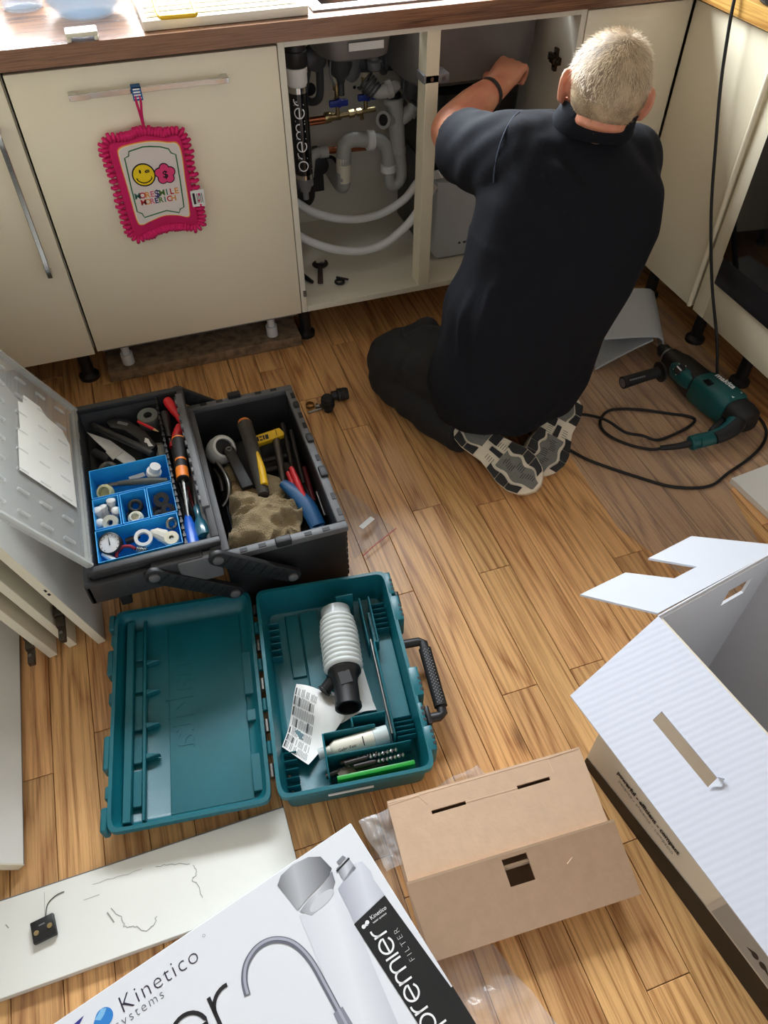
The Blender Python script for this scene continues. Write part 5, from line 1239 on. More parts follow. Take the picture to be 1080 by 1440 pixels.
# pictured cartridge
cn = [(-.060, -.050), (-.034, -.045), (-.032, -.068), (-.060, -.074)]
dec('pictured_cartridge', gprism(cn, 0, .0004), grad('neck_print', (120, 122, 130), (150, 152, 160), 0, 0, 1, (.5, (206, 208, 214))), .0006)
dec('pictured_cartridge', gstroke([[(-.062, -.054), (-.033, -.048)]], .003), TEXTB, .0009)
dec('pictured_cartridge', gprism([(-.054, -.041), (-.040, -.038), (-.037, -.044), (-.053, -.047)], 0, .0004), mat('neck_top', (136, 138, 146), .3), .0006)
ct = [(-.074, -.078), (-.030, -.060), (-.018, -.064), (-.014, -.085), (-.017, -.098), (-.015, -.128), (-.079, -.136), (-.076, -.11)]
dec('pictured_cartridge', gprism(ct, 0, .0004), grad('cart_print', (168, 170, 182), (190, 192, 202), 0, 0, 1, (.6, (214, 216, 224))), .0006)
lb_ = [(-.080, -.1365), (-.0155, -.1285), (-.003, -.292), (0, -.292), (0, -.43), (-.062, -.43), (-.072, -.30)]
dec('black_label', gprism(lb_, 0, .0004), mat('label_black', (30, 32, 34), .35), .0008)
LBL = KF @ Matrix.Translation((0, 0, .0014)) @ frame((0, 0, 0), (math.sin(RAD(2.5)), math.cos(RAD(2.5)), 0), (-math.cos(RAD(2.5)), math.sin(RAD(2.5)), 0))
g_, w_ = gthin('premier', .0225, .0030)
mk('lettering', tf(g_, Matrix.Translation((-.322, .0345, 0))), TEXTW, kb, F=LBL, label='white brand lettering running along the black label')
mk('lettering', tf(gtext('FILTER', .0135, thin=-.0004, space=1.4), Matrix.Translation((-.232, .0165, 0))), TEXTW, kb, F=LBL)
mk('lettering', tf(gtext('Kinetico', .0090, thin=.0), Matrix.Translation((-.054, -.147, 0))), TEXTW, kb, F=KF @ Matrix.Translation((0, 0, .0014)))
mk('lettering', tf(gtext('water systems', .0045, thin=.0), Matrix.Translation((-.054, -.153, 0))), TEXTW, kb, F=KF @ Matrix.Translation((0, 0, .0014)))
mk('emblem', merge(tf(gprism([(.6*a, .6*b_) for a, b_ in dp], 0, .0002), Matrix.Translation((-.061, -.146, 0)) @ Matrix.Scale(.42, 4)), tf(gprism([(-.6*a, .6*b_) for a, b_ in dp], 0, .0002), Matrix.Translation((-.069, -.148, 0)) @ Matrix.Scale(.42, 4))), TEXTW, kb, F=KF @ Matrix.Translation((0, 0, .0014)))

# ---- brown card box
bb = thing('cardboard_box', (.555, -1.58, 0), 'flat brown cardboard box with two slits and a square hole', 'cardboard box')
BX = frame((.368, -1.460, 0), (.9985, -.052, 0), (.052, .9985, 0))
th = .004
def bcard(name, pts, m=CARD, t=th, par=bb):
    """quad sheet given by 4 local points, thickened downwards"""
    P = [Vector(p) for p in pts]; n_ = (P[1]-P[0]).cross(P[3]-P[0]).normalized()
    if n_.z < 0: n_ = -n_
    V = [tuple(p) for p in P] + [tuple(p-n_*t) for p in P]
    return mk(name, (V, [[0, 1, 2, 3], [7, 6, 5, 4]] + [[i, 4+i, 4+(i+1) % 4, (i+1) % 4] for i in range(4)]), m, par, F=BX)
WX = .362
_side = [(-.004, .001), (-.004, .128), (-.130, .097), (-.215, .045), (-.215, .001)]
for x_ in (.014, WX-.006):
    mk('side_wall', ([(x_, y, z) for y, z in _side]+[(x_+.004, y, z) for y, z in _side], [[0, 1, 2, 3, 4], [9, 8, 7, 6, 5]]+[[i, (i+1) % 5, 5+(i+1) % 5, 5+i] for i in range(5)]), CARD, bb, F=BX)
mk('front_wall', gbox((.006, -.215, .001), (WX-.006, -.211, .044)), CARD, bb, F=BX)
mk('base_panel', gbox((.006, -.211, .001), (WX-.006, -.004, .005)), CARD, bb, F=BX)
# top panel with two slits
def tz(y): return .134 + (.104-.134)*(-y/.130)
y1_, y2_, y3_ = -.033, -.039, -.130
sl = [(.070, .132), (.228, .290)]
strips = [((0, 0), (WX, y1_))]
xs = [0, sl[0][0], sl[0][1], sl[1][0], sl[1][1], WX]
V, Fc = [], []
def quad(x0, ya, x1, yb):
    k_ = len(V)
    for (x, y) in ((x0, ya), (x1, ya), (x1, yb), (x0, yb)): V.append((x, y, tz(y)))
    for (x, y) in ((x0, ya), (x1, ya), (x1, yb), (x0, yb)): V.append((x, y, tz(y)-th))
    Fc.extend([[k_, k_+1, k_+2, k_+3], [k_+7, k_+6, k_+5, k_+4]] + [[k_+i, k_+4+i, k_+4+(i+1) % 4, k_+(i+1) % 4] for i in range(4)])
quad(0, 0, WX, y1_)
for i in (0, 2, 4): quad(xs[i], y1_, xs[i+1], y2_)
quad(0, y2_, WX, y3_)
mk('lid', (V, Fc), CARD, bb, F=BX)
for x0, y0, x1, y1 in ((.0, -.006, .055, -.004), (.055, -.004, .066, -.02), (.132, -.036, .228, -.037), (.30, -.03, .298, -.004), (.298, -.004, .36, -.001)):
    mk('crease_line', gstroke([[(x0, y0), (x1, y1)]], .0012, 0, 0.0), CARDE, bb, F=BX @ Matrix.Translation((0, 0, .1335)) @ Matrix.Rotation(math.atan((.134-.104)/.130), 4, 'X') @ Matrix.Translation((0, 0, .0012)))
mk('back_wall', gbox((.001, -.004, .004), (WX-.001, -.0, .1335)), CARD, bb, F=BX)
# lower flap with square hole, standing a little proud of the lid
FA, FB = Vector((-.003, -.128, .112)), Vector((.010, -.236, .042))
def fl(u, v, dz=0):
    p = FA.lerp(FB, v); return (p.x+u*(WX+.012), p.y, p.z+dz)
V, Fc = [], []
def fquad(u0, v0, u1, v1):
    k_ = len(V)
    for (u, v) in ((u0, v0), (u1, v0), (u1, v1), (u0, v1)): V.append(fl(u, v))
    for (u, v) in ((u0, v0), (u1, v0), (u1, v1), (u0, v1)): V.append(fl(u, v, -.005))
    Fc.extend([[k_, k_+1, k_+2, k_+3], [k_+7, k_+6, k_+5, k_+4]] + [[k_+i, k_+4+i, k_+4+(i+1) % 4, k_+(i+1) % 4] for i in range(4)])
hu0, hu1, hv0, hv1 = .435, .555, .07, .43
fquad(0, 0, 1, hv0); fquad(0, hv0, hu0, hv1); fquad(hu1, hv0, 1, hv1); fquad(0, hv1, 1, 1)
mk('flap', (V, Fc), CARD, bb, F=BX)
mk('flap_edge', ([fl(0, -.002, .0004), fl(1, -.002, .0004), fl(1, .03, .0004), fl(0, .03, .0004)], [[0, 1, 2, 3]]), CARDE, bb, F=BX)
mk('inner_fold', merge(*[gbox((.158, -.146-.0, .074+i*.006), (.212, -.142, .078+i*.006)) for i in range(3)]), CARDE, bb, F=BX)
mkthing('straw_bit', gtube([(.628, -1.642, .0895), (.640, -1.636, .0925)], .0009, 6), CARDE, 'tiny straw-coloured splinter on the brown box flap', 'splinter')

# ---- big open white carton on the right
wb = thing('white_carton', (1.0, -1.72, 0), 'large open white carton with flaps folded out on the right', 'carton')
B0 = Vector((.776, -1.466, .001)); T0 = Vector((.822, -1.437, .450))
el = Vector((.150, -.9887, 0)); elT = Vector((.155, -.988, 0)); ew = Vector((.975, .19, 0)).normalized()
LW, WW = .62, .275
Bq = [B0, B0+ew*WW, B0+ew*WW+el*LW, B0+el*LW]
Tq = [T0, T0+ew*WW, T0+ew*WW+elT*LW, T0+elT*LW]
def wallq(a, b_, c_, d_, t_, name, m, par=wb):
    a, b_, c_, d_ = map(Vector, (a, b_, c_, d_)); n_ = (b_-a).cross(d_-a).normalized()*t_
    V = [tuple(p) for p in (a, b_, c_, d_)] + [tuple(p+n_) for p in (a, b_, c_, d_)]
    return mk(name, (V, [[0, 1, 2, 3], [7, 6, 5, 4]] + [[i, 4+i, 4+(i+1) % 4, (i+1) % 4] for i in range(4)]), m, par)
def lerpq(a, b_, c_, d_, u, v): return (Vector(a)*(1-u)+Vector(b_)*u)*(1-v) + (Vector(d_)*(1-u)+Vector(c_)*u)*v
BEIGE = mat('carton_beige', (214, 204, 184), .5)
lw = wallq(Bq[3], Bq[0], Tq[0], Tq[3], .005, 'side_wall', BEIGE)
wallq(Bq[1], Bq[2], Tq[2], Tq[1], .005, 'side_wall', WCARDIN)
wallq(Bq[2], Bq[3], Tq[3], Tq[2], .005, 'end_wall', WCARDIN)
# far end wall with a hand slot
ea = (Bq[0], Bq[1], Tq[1], Tq[0])
us, vs_ = (.62, .82), (.83, .915)
for (u0, v0, u1, v1) in ((0, 0, 1, vs_[0]), (0, vs_[0], us[0], vs_[1]), (us[1], vs_[0], 1, vs_[1]), (0, vs_[1], 1, 1)):
    wallq(lerpq(*ea, u0, v0), lerpq(*ea, u1, v0), lerpq(*ea, u1, v1), lerpq(*ea, u0, v1), .005, 'end_wall', WCARDIN)
wallq(Bq[0], Bq[3], Bq[2], Bq[1], .004, 'floor_flap', WCARDIN)
# white inner lining of the near side wall top edge
nL = Vector((-.99, -.115, .06)).normalized()
upL = (T0-B0).normalized()
WFm = frame(B0+nL*.0008+Vector((0, 0, 0)), el, upL)
zN = WFm.to_3x3() @ Vector((0, 0, 1)); sgn = 1 if zN.dot(nL) > 0 else -1
def onwall(name, geo, m, off=.0006, par=lw): return mk(name, tf(geo, Matrix.Translation((0, 0, sgn*off))), m, par, F=WFm)
onwall('printed_band', gprism([(0, 0), (LW, 0), (LW, .062), (.317, .054), (.0, .024)], 0, .0004), mat('band_black', (22, 20, 20), .4))
onwall('lettering', tf(gtext('powerful - efficient - compact', .0135, thin=.0005, space=1.0), Matrix.Translation((.064, .080, 0))), TEXTB, .001)
onwall('lettering', tf(gtext('potente - eficiente - compacto', .0118, thin=-.0002, space=1.0), Matrix.Translation((.074, .066, 0))), mat('soft_brown_ink', (120, 112, 100), .5), .001)
pr_ = [(.352, .062), (.358, .115), (.372, .128), (LW, .128), (LW, .046), (.36, .046)]
onwall('pictured_unit', gprism([(.308, .054), (.315, .150), (.335, .172), (LW, .172), (LW, .062), (.34, .056)], 0, .0004), mat('unit_edge', (190, 182, 168), .45), .0008)
onwall('pictured_unit', gprism([(.318, .060), (.325, .145), (.341, .162), (LW, .162), (LW, .068)], 0, .0004), mat('unit_grey', (150, 148, 142), .45), .0012)
onwall('emblem', tf(merge(gprism([(.5*a, .5*b_) for a, b_ in dp], 0, .0003), tf(gprism([(-.5*a, .5*b_) for a, b_ in dp], 0, .0003), Matrix.Translation((.016, .0, 0)))), Matrix.Translation((.398, .088, 0))), TEXTB, .0018)
onwall('lettering', tf(gtext('Kinetico', .014, thin=-.0003), Matrix.Translation((.426, .082, 0))), TEXTB, .0018)
# corrugated side flap folded outwards
COR = bpy.data.materials.new('white_corrugated'); COR.use_nodes = True
nt = COR.node_tree; b = nt.nodes['Principled BSDF']; b.inputs['Base Color'].default_value = (*lin((208, 212, 224)), 1); b.inputs['Roughness'].default_value = .5
tc = nt.nodes.new('ShaderNodeTexCoord'); wv = nt.nodes.new('ShaderNodeTexWave'); wv.wave_type = 'BANDS'; wv.bands_direction = 'Y'
wv.inputs['Scale'].default_value = 32; wv.inputs['Distortion'].default_value = 1.2; wv.inputs['Detail'].default_value = 2
nt.links.new(tc.outputs['Object'], wv.inputs['Vector'])
bp = nt.nodes.new('ShaderNodeBump'); bp.inputs['Strength'].default_value = .03; bp.inputs['Distance'].default_value = .004
nt.links.new(wv.outputs['Fac'], bp.inputs['Height']); nt.links.new(bp.outputs[0], b.inputs['Normal'])
fO0 = Vector((.649, -1.493, .400)); fO1 = fO0 + (elT*LW)
fq = (T0+Vector((0, 0, .002)), T0+elT*LW+Vector((0, 0, .002)), fO1, fO0)
slots = ((.17, .35), (.60, .78)); vv = (.50, .60)
segs = [(0, 0, 1, vv[0]), (0, vv[0], slots[0][0], vv[1]), (slots[0][1], vv[0], slots[1][0], vv[1]), (slots[1][1], vv[0], 1, vv[1]), (0, vv[1], 1, 1)]
V, Fc = [], []
nF = (fq[1]-fq[0]).cross(fq[3]-fq[0]).normalized(); nF = nF if nF.z > 0 else -nF
for (u0, v0, u1, v1) in segs:
    k_ = len(V); P = [lerpq(*fq, u, v) for u, v in ((u0, v0), (u1, v0), (u1, v1), (u0, v1))]
    V += [tuple(p) for p in P] + [tuple(p-nF*.005) for p in P]
    Fc += [[k_, k_+1, k_+2, k_+3], [k_+7, k_+6, k_+5, k_+4]] + [[k_+i, k_+4+i, k_+4+(i+1) % 4, k_+(i+1) % 4] for i in range(4)]
flp = mk('side_flap', (V, Fc), COR, wb)
for s0, s1 in slots:
    P = [lerpq(*fq, u, v)+nF*.002 for u, v in ((s1, .50), (s1+.012, .47), (s1+.018, .52), (s1, .60))]
    mk('torn_edge', ([tuple(p) for p in P]+[tuple(p+nF*.004) for p in P[:2]], [[0, 1, 2, 3], [0, 1, 5, 4]]), WCARD, flp)
# notched end flap
ef = [(.824, -1.432), (.727, -1.361), (.818, -1.346), (.887, -1.382), (.936, -1.373), (.870, -1.332), (.965, -1.314), (1.078, -1.371), (1.092, -1.384)]
V = [(x, y, .452) for x, y in ef] + [(x, y, .447) for x, y in ef]; n_ = len(ef)
mk('end_flap', (V, [list(range(n_)), list(range(n_, 2*n_))[::-1]] + [[i, n_+i, n_+(i+1) % n_, (i+1) % n_] for i in range(n_)]), WCARD, wb)
mk('fold_crease', gtube([T0+Vector((0, 0, .001)), T0+ew*WW+Vector((0, 0, .001))], .0016, 6), WCARDIN, wb)

# ================================================================== BAGS, FILM AND BITS ON THE FLOOR
def crumple(name, label, poly, z, h, alpha, seed, rgb=(226, 228, 230), n=26, cat='plastic bag', fold=None, rough=.12, edge_up=0.0):
    """crumpled film over a quad given by 4 floor points"""
    q = [Vector((p[0], p[1], 0)) for p in poly]; V, Fc = [], []
    for j in range(n+1):
        for i in range(n+1):
            u, v = i/n, j/n
            p = (q[0]*(1-u)+q[1]*u)*(1-v) + (q[3]*(1-u)+q[2]*u)*v
            s = Vector((p.x*16+seed, p.y*16, seed*2.0))
            k_ = abs(noise.noise(s))*.9 + abs(noise.noise(s*2.1+Vector((3, 3, 3))))*.5 + .18*abs(noise.noise(s*4.5))
            e = min(u, 1-u, v, 1-v)*5; e = min(1, e)
            jx = noise.noise(s*1.3+Vector((7, 0, 0)))*.008; jy = noise.noise(s*1.3+Vector((0, 7, 0)))*.008
            V.append((p.x+jx, p.y+jy, z + h*k_*(.35+.65*e) + edge_up*u))
    for j in range(n):
        for i in range(n):
            a = j*(n+1)+i; Fc.append([a, a+1, a+n+2, a+n+1])
    m = clear_mat(name+'_film', rgb, alpha, rough)
    return mkthing(name, (V, Fc), m, label, cat, smooth=True)
zb = crumple('plastic_bag', 'small clear zip bag with white label beside the toolbox', [(.508, -.612), (.548, -.606), (.625, -.776), (.500, -.838)], .002, .020, .22, 2)
zt = thing('zip_strip', (.575, -.806, .001), 'thin red zip strip at the mouth of the small clear bag', 'zip strip')
mk('strip', gtube([(.520, -.838, .010), (.56, -.815, .012), (.625, -.781, .010)], .0013, 6), mat('zip_red', (200, 70, 60), .4), zt)
mkthing('bag_label', gprism([(-.022, -.007), (.022, -.007), (.022, .007), (-.022, .007)], 0, .0006), WPVC, 'small white label inside the clear zip bag', 'label', F=frame((.558, -.752, .0245), (.85, .5, 0), (-.5, .85, 0)))
crumple('plastic_bag', 'milky plastic bag bunched between the printed carton and the brown box', [(.312, -1.470), (.372, -1.462), (.382, -1.552), (.336, -1.566)], .1035, .026, .24, 5, (240, 244, 246))
crumple('plastic_bag', 'clear plastic bag spilling out in front of the brown box', [(.372, -1.668), (.475, -1.700), (.535, -1.850), (.375, -1.900)], .002, .024, .26, 8)
crumple('plastic_bag', 'clear plastic bag corner behind the brown box', [(.455, -1.420), (.575, -1.405), (.590, -1.448), (.47, -1.452)], .002, .022, .26, 11)
crumple('plastic_bag', 'dark clear plastic under the milky bag by the brown box', [(.322, -1.49), (.366, -1.445), (.364, -1.66), (.352, -1.66)], .002, .016, .16, 14, (180, 174, 168))
crumple('plastic_bag', 'small clear bag inside the big white carton', [(.955, -1.525), (.995, -1.51), (1.0, -1.58), (.95, -1.58)], .12, .06, .25, 17)
film = [(1.165, -.665), (1.30, -.42), (1.66, -.07), (1.806, -.10), (1.80, -.515), (1.70, -.88), (1.50, -.93), (1.42, -1.28), (1.25, -1.20), (1.155, -.95)]
mkthing('floor_film', gprism(film, .0004, .0009), clear_mat('clear_floor_film', (214, 208, 202), .14, .18, bump=.15, bscale=18), 'clear protective film spread on the floor around the drill', 'plastic film')
# pipe bits beside the toolbox
for i, (a, b_, lb) in enumerate((((.612, -.246, .019), (.664, -.250, .019), 'black ribbed pipe plug lying on its side'), ((.592, -.285, .001), (.590, -.2852, .052), 'black ribbed pipe plug standing upright'))):
    a, b_ = Vector(a), Vector(b_); d_ = b_-a
    t = thing('pipe_plug', (a.x, a.y, 0), lb, 'pipe plug', 'black pipe plugs on the floor')
    mk('body', glathe([(.012, 0), (.014, .002), (.014, .016), (.019, .018), (.019, .026)], 20, tuple(a), d_), BLACKP, t, smooth='auto')
    mk('cap', glathe([(.017, .026), (.0185, .028), (.0185, .046), (.016, .05)], 20, tuple(a), d_), BLACKR, t, smooth='auto')
    for k_ in range(3): mk('rib', gring(tuple(a+d_.normalized()*(.020+.009*k_)), .019, .0012, tuple(d_), 20, 6), BLACKP, t, smooth=True)
hc = thing('hose_clip', (.545, -.255, 0), 'small steel hose clip on the floor by the pipe plugs', 'hose clip')
mk('band', glathe([(.0125, 0), (.0125, .010), (.0118, .010), (.0118, 0)], 22, (.545, -.252, .0008), (0, 0, 1), capa=False, capb=False), mat('bronze', (140, 116, 84), .35, .9), hc, smooth='auto')
mk('screw', merge(glathe([(.005, 0), (.005, .012)], 8, (.560, -.262, .006), (.8, -.3, .1)), gtube([(.560, -.262, .006), (.567, -.25, .006)], .003, 8)), STEEL, hc, smooth='auto')
rod((.532, -.279, .004), (.578, -.272, .004), .0035, STEEL, 'steel_pin', 'short bright steel pin on the floor by the pipe plugs', 'pin')
rod((.570, -.258, .0045), (.612, -.248, .0045), .004, CHROME, 'steel_pin', 'chrome pin pointing at the lying pipe plug', 'pin')
mkthing('metal_bracket', gprism([(.585, -.246), (.600, -.226), (.622, -.238), (.612, -.262)], .001, .003), MGREY, 'small grey triangular plate behind the pipe plugs', 'plate', bev=.0005, seg=1)
# ================================================================== PINK CLOTH ON THE HANDLE
PINK = mat('pink_chenille', (226, 34, 112), .9, bump=.5, bscale=220)
PINKF = mat('pink_fabric', (206, 26, 98), .9, bump=.2, bscale=300)
mt = thing('dusting_mitt', (.262, -.02, .475), 'pink fringed dusting mitt with smiley print hanging from the chrome handle', 'mitt')
MFm = frame((.262, -.0045, .600), (1, 0, 0), (0, 0, 1))          # local z points out of the door, towards the room
def outline(pts, n=5): return [(p.x, p.y) for p in catmull([(a, b, 0) for a, b in pts], n, True)]
sgnm = (MFm.to_3x3() @ Vector((0, 0, 1))).y                       # -1: towards the room
Zs = 1 if sgnm < 0 else -1
def onm(name, geo, m, par=mt, smooth=False, kind=None, lab=None, bev=0):
    g = ([(v[0], v[1], v[2]*Zs) for v in geo[0]], geo[1])
    o = mk(name, g, m, par, F=MFm, smooth=smooth, label=lab, bev=bev)
    if kind: o['kind'] = kind
    return o
body_ = outline([(-.084, .102), (-.04, .106), (.0, .114), (.04, .104), (.080, .100), (.084, .03), (.086, -.06), (.082, -.116), (.04, -.108), (.0, -.106), (-.04, -.116), (-.078, -.118), (-.084, -.05), (-.086, .04)])
pad = onm('padded_body', gprism(body_, .001, .020), PINKF, bev=.005)
rf = random.Random(9); fr = []
ol = outline([(-.084, .102), (-.04, .106), (.0, .114), (.04, .104), (.080, .100), (.084, .03), (.086, -.06), (.082, -.116), (.04, -.108), (.0, -.106), (-.04, -.116), (-.078, -.118), (-.084, -.05), (-.086, .04)], 6)
for row in range(2):
    for i in range(len(ol)):
        a, b_ = Vector(ol[i]), Vector(ol[(i+1) % len(ol)]); t_ = (b_-a).normalized(); n_ = Vector((t_.y, -t_.x))
        c0 = (a+b_)/2 - n_*.004*(1-row*2); n_ = -n_ if n_.dot(c0) < 0 else n_
        z0 = .016 - row*.008
        sw = rf.uniform(-.3, .3)
        e_ = c0 + n_*(.012+rf.random()*.005) + t_*.004*sw
        fr.append(gtube([(c0.x-n_.x*.004, c0.y-n_.y*.004, z0), ((c0.x+e_.x)/2, (c0.y+e_.y)/2, z0+.005), (e_.x, e_.y, z0-.002)], [.0040, .0052, .0042], 7))
onm('chenille_fringe', merge(*fr), PINK, smooth=True, kind='stuff')
wp = outline([(-.060, .090), (-.03, .096), (.009, .097), (.045, .090), (.072, .078), (.070, .0), (.066, -.072), (.060, -.090), (.035, -.082), (.004, -.078), (-.03, -.086), (-.052, -.092), (-.062, -.078), (-.064, 0), (-.066, .07)], 5)
onm('print_border', gprism([(a*1.05, b_*1.045) for a, b_ in wp], .020, .0206), mat('mitt_orange', (236, 150, 60), .8), pad)
onm('print_border', gprism([(a*1.02, b_*1.02) for a, b_ in wp], .0206, .021), mat('mitt_cream', (240, 226, 190), .8), pad)
pan = onm('print_panel', gprism(wp, .021, .0214), mat('mitt_white', (222, 212, 206), .85), pad)
def onp(name, g, m, z, lab=None): return onm(name, tf(g, Matrix.Translation((0, 0, z))), m, pad, lab=lab)
gr = [(-.056, .070), (-.046, .074), (-.043, .084), (-.010, .090), (.007, .089), (.030, .085), (.048, .078), (.052, .068), (.062, .063), (.060, .0), (.056, -.066), (.046, -.069), (.042, -.078), (.012, -.068), (-.02, -.073), (-.044, -.077), (-.048, -.066), (-.058, -.060), (-.058, 0)]
onp('green_line', gstroke([gr], .0030, closed=True), mat('mitt_green', (36, 110, 60), .8), .0215)
SK = mat('mitt_black', (14, 12, 14), .8)
sx, sy, sr = -.022, .026, .0255
onp('smiley', tf(gprism(arc(0, 0, sr+.0022, 0, 360, 28), 0, .0003), Matrix.Translation((sx, sy, 0))), SK, .0215)
onp('smiley', tf(gprism(arc(0, 0, sr-.001, 0, 360, 28), 0, .0003), Matrix.Translation((sx, sy, 0))), mat('mitt_yellow', (240, 208, 20), .8), .0219)
onp('smiley_features', tf(merge(gprism(arc(-.007, .009, .0025, 0, 360, 10, .0048), 0, .0002), gstroke([arc(.0, -.001, .0195, 200, 335, 16, .0175)], .0026, 0, .0002), gstroke([[(.004, .0065), (.008, .0100), (.015, .0095)], [(.005, .0055), (.015, .0065)]], .0028, 0, .0002), gstroke([[(-.019, -.005), (-.0155, -.0085)], [(.0165, -.005), (.0175, -.0095)]], .0018, 0, .0002)), Matrix.Translation((sx, sy, 0))), SK, .0223)
fx, fy = .028, .022
pet = [(fx+.0135*math.cos(RAD(90+72*i)), fy+.0135*math.sin(RAD(90+72*i))) for i in range(5)]
onp('flower', merge(*[tf(gprism(arc(0, 0, .0125, 0, 360, 18), 0, .0003), Matrix.Translation((x, y, .00006*i_))) for i_, (x, y) in enumerate(pet)]), SK, .0225)
onp('flower', merge(*[tf(gprism(arc(0, 0, .0102, 0, 360, 18), 0, .0003), Matrix.Translation((x, y, .00006*i_))) for i_, (x, y) in enumerate(pet)], tf(gprism(arc(0, 0, .012, 0, 360, 18), 0, .0003), Matrix.Translation((fx, fy, .0004)))), mat('mitt_pink', (222, 60, 120), .8), .0230)
onp('dollar_sign', tf(gtext('$', .024, thin=.0005, align='CENTER'), Matrix.Translation((fx, fy-.0085, 0))), SK, .0242)
cols = [mat('ink_pink', (214, 110, 130), .8), mat('ink_orange', (226, 150, 60), .8), mat('ink_red', (196, 50, 50), .8), mat('ink_teal', (60, 120, 110), .8), mat('ink_green', (90, 130, 60), .8), mat('ink_navy', (50, 46, 110), .8)]
for s, y, x0, x1, h_ in (('MORE$MILE', -.0290, -.054, .052, .0200), ('MORERICH', -.0455, -.043, .041, .0185)):
    for i, ch in enumerate(s):
        g_ = gtext(ch, h_*(1.25 if ch == '$' else 1), thin=.0005, align='CENTER')
        onp('letter', tf(g_, Matrix.Translation((x0+(x1-x0)*(i+.5)/len(s), y-(.002 if ch == '$' else 0), 0))), cols[(i*5+len(s)) % 6], .0216)
onm('care_label', gprism([(.078, -.028), (.112, -.026), (.110, -.070), (.078, -.068)], .0235, .0241), WPVC, mt)
onm('care_print', merge(gbox((.082, -.062, .0242), (.088, -.034, .0244)), *[gbox((.092+.004*i, -.060, .0242), (.0935+.004*i, -.036, .0244)) for i in range(4)]), TEXTB, mt)
mk('strap', gtube([(.264, -.0365, .8155), (.261, -.039, .795), (.263, -.035, .765), (.2645, -.027, .735), (.265, -.018, .706)], .0028, 8, spline=4), PINKF, mt, smooth=True)
mk('strap', gtube([(.268, -.0365, .8155), (.271, -.039, .795), (.267, -.035, .765), (.2655, -.027, .735), (.266, -.018, .706)], .0028, 8, spline=4), PINKF, mt, smooth=True)
tg = mk('blue_tag', merge(gbox((.256, -.0405, .794), (.277, -.0385, .822)), gbox((.256, -.0405, .8195), (.277, -.018, .8215)), gbox((.256, -.020, .80), (.277, -.018, .8215))), mat('tag_blue', (30, 92, 150), .7), mt)
mk('tag_print', merge(*[gbox((.259, -.0409, .798+.006*i), (.274, -.0406, .801+.006*i)) for i in range(4)]), TEXTW, tg)

# ================================================================== PERSON
SKIN = mat('skin', (214, 150, 118), .5, var=.10, vscale=14, bump=.06, bscale=160, dirt=(196, 122, 96))
SKIN.node_tree.nodes['Principled BSDF'].inputs['Subsurface Weight'].default_value = .12
SKIN.node_tree.nodes['Principled BSDF'].inputs['Subsurface Radius'].default_value = (.012, .004, .002)
SHIRT = mat('navy_polo', (16, 18, 25), .9, spec=.25, var=.12, vscale=5, bump=.12, bscale=420)
TROU = mat('black_trousers', (25, 25, 27), .8, var=.25, vscale=9, bump=.15, bscale=260)

# --- head frame
HC = Vector((1.158, -.512, .873))
hr = Vector((.88, -.44, -.16)).normalized()
hf = Vector((.42, .86, -.20)); hf = (hf-hr*hf.dot(hr)).normalized()
hu = hr.cross(hf)
HM = (Matrix((hr, hf, hu)).transposed() @ Matrix.Scale(.90, 3)).to_4x4(); HM.translation = HC
def hp_(x, y, z): return tuple(HM @ Vector((x, y, z)))
def hsphere(c, r, seg=24, rings=16):
    g = gsphere((0, 0, 0), r, seg, rings); return tf(([(v[0]+c[0], v[1]+c[1], v[2]+c[2]) for v in g[0]], g[1]), HM)
head_g = [hsphere((0, -.012, .012), (.086, .104, .100)), hsphere((0, .03, -.045), (.068, .075, .085)), hsphere((0, .055, -.085), (.045, .05, .045)),
          hsphere((0, .106, -.035), (.013, .018, .02)), hsphere((0, .10, -.012), (.010, .016, .03)), hsphere((0, .086, .018), (.06, .022, .016)),
          hsphere((-.03, .085, -.005), (.015, .012, .009)), hsphere((.03, .085, -.005), (.015, .012, .009)), hsphere((0, .092, -.072), (.024, .014, .006)), hsphere((0, .090, -.082), (.022, .014, .006)), hsphere((0, .085, -.108), (.02, .018, .014))]
neck_g = [gloft([(hp_(0, -.022, -.02), hr*.060, hf*.062), (hp_(0, -.026, -.07), hr*.057, hf*.060), ((1.150, -.475, .80), (.064, 0, -.01), (0, .066, .01)), ((1.146, -.460, .76), (.085, 0, -.015), (0, .075, 0)), ((1.14, -.46, .70), (.14, 0, -.02), (0, .08, 0))], 24)]
def limb(pts, rs, n=8, seg=18): return gtube(pts, rs, seg, spline=n)
LS, LE, LWr = (1.005, -.435, .735), (.968, -.190, .686), (1.160, -.028, .722)
RS, RE, RWr = (1.300, -.450, .690), (1.345, -.250, .560), (1.290, -.045, .540)
arm_l = limb([(1.06, -.445, .735), LS, (.978, -.31, .712), LE, (.985, -.150, .690), (1.06, -.095, .704), (1.12, -.052, .716), LWr], [.06, .058, .050, .046, .048, .047, .037, .029])
arm_r = limb([(1.24, -.45, .70), RS, (1.325, -.35, .63), RE, (1.335, -.215, .552), (1.312, -.12, .545), RWr], [.06, .058, .05, .046, .046, .040, .029])
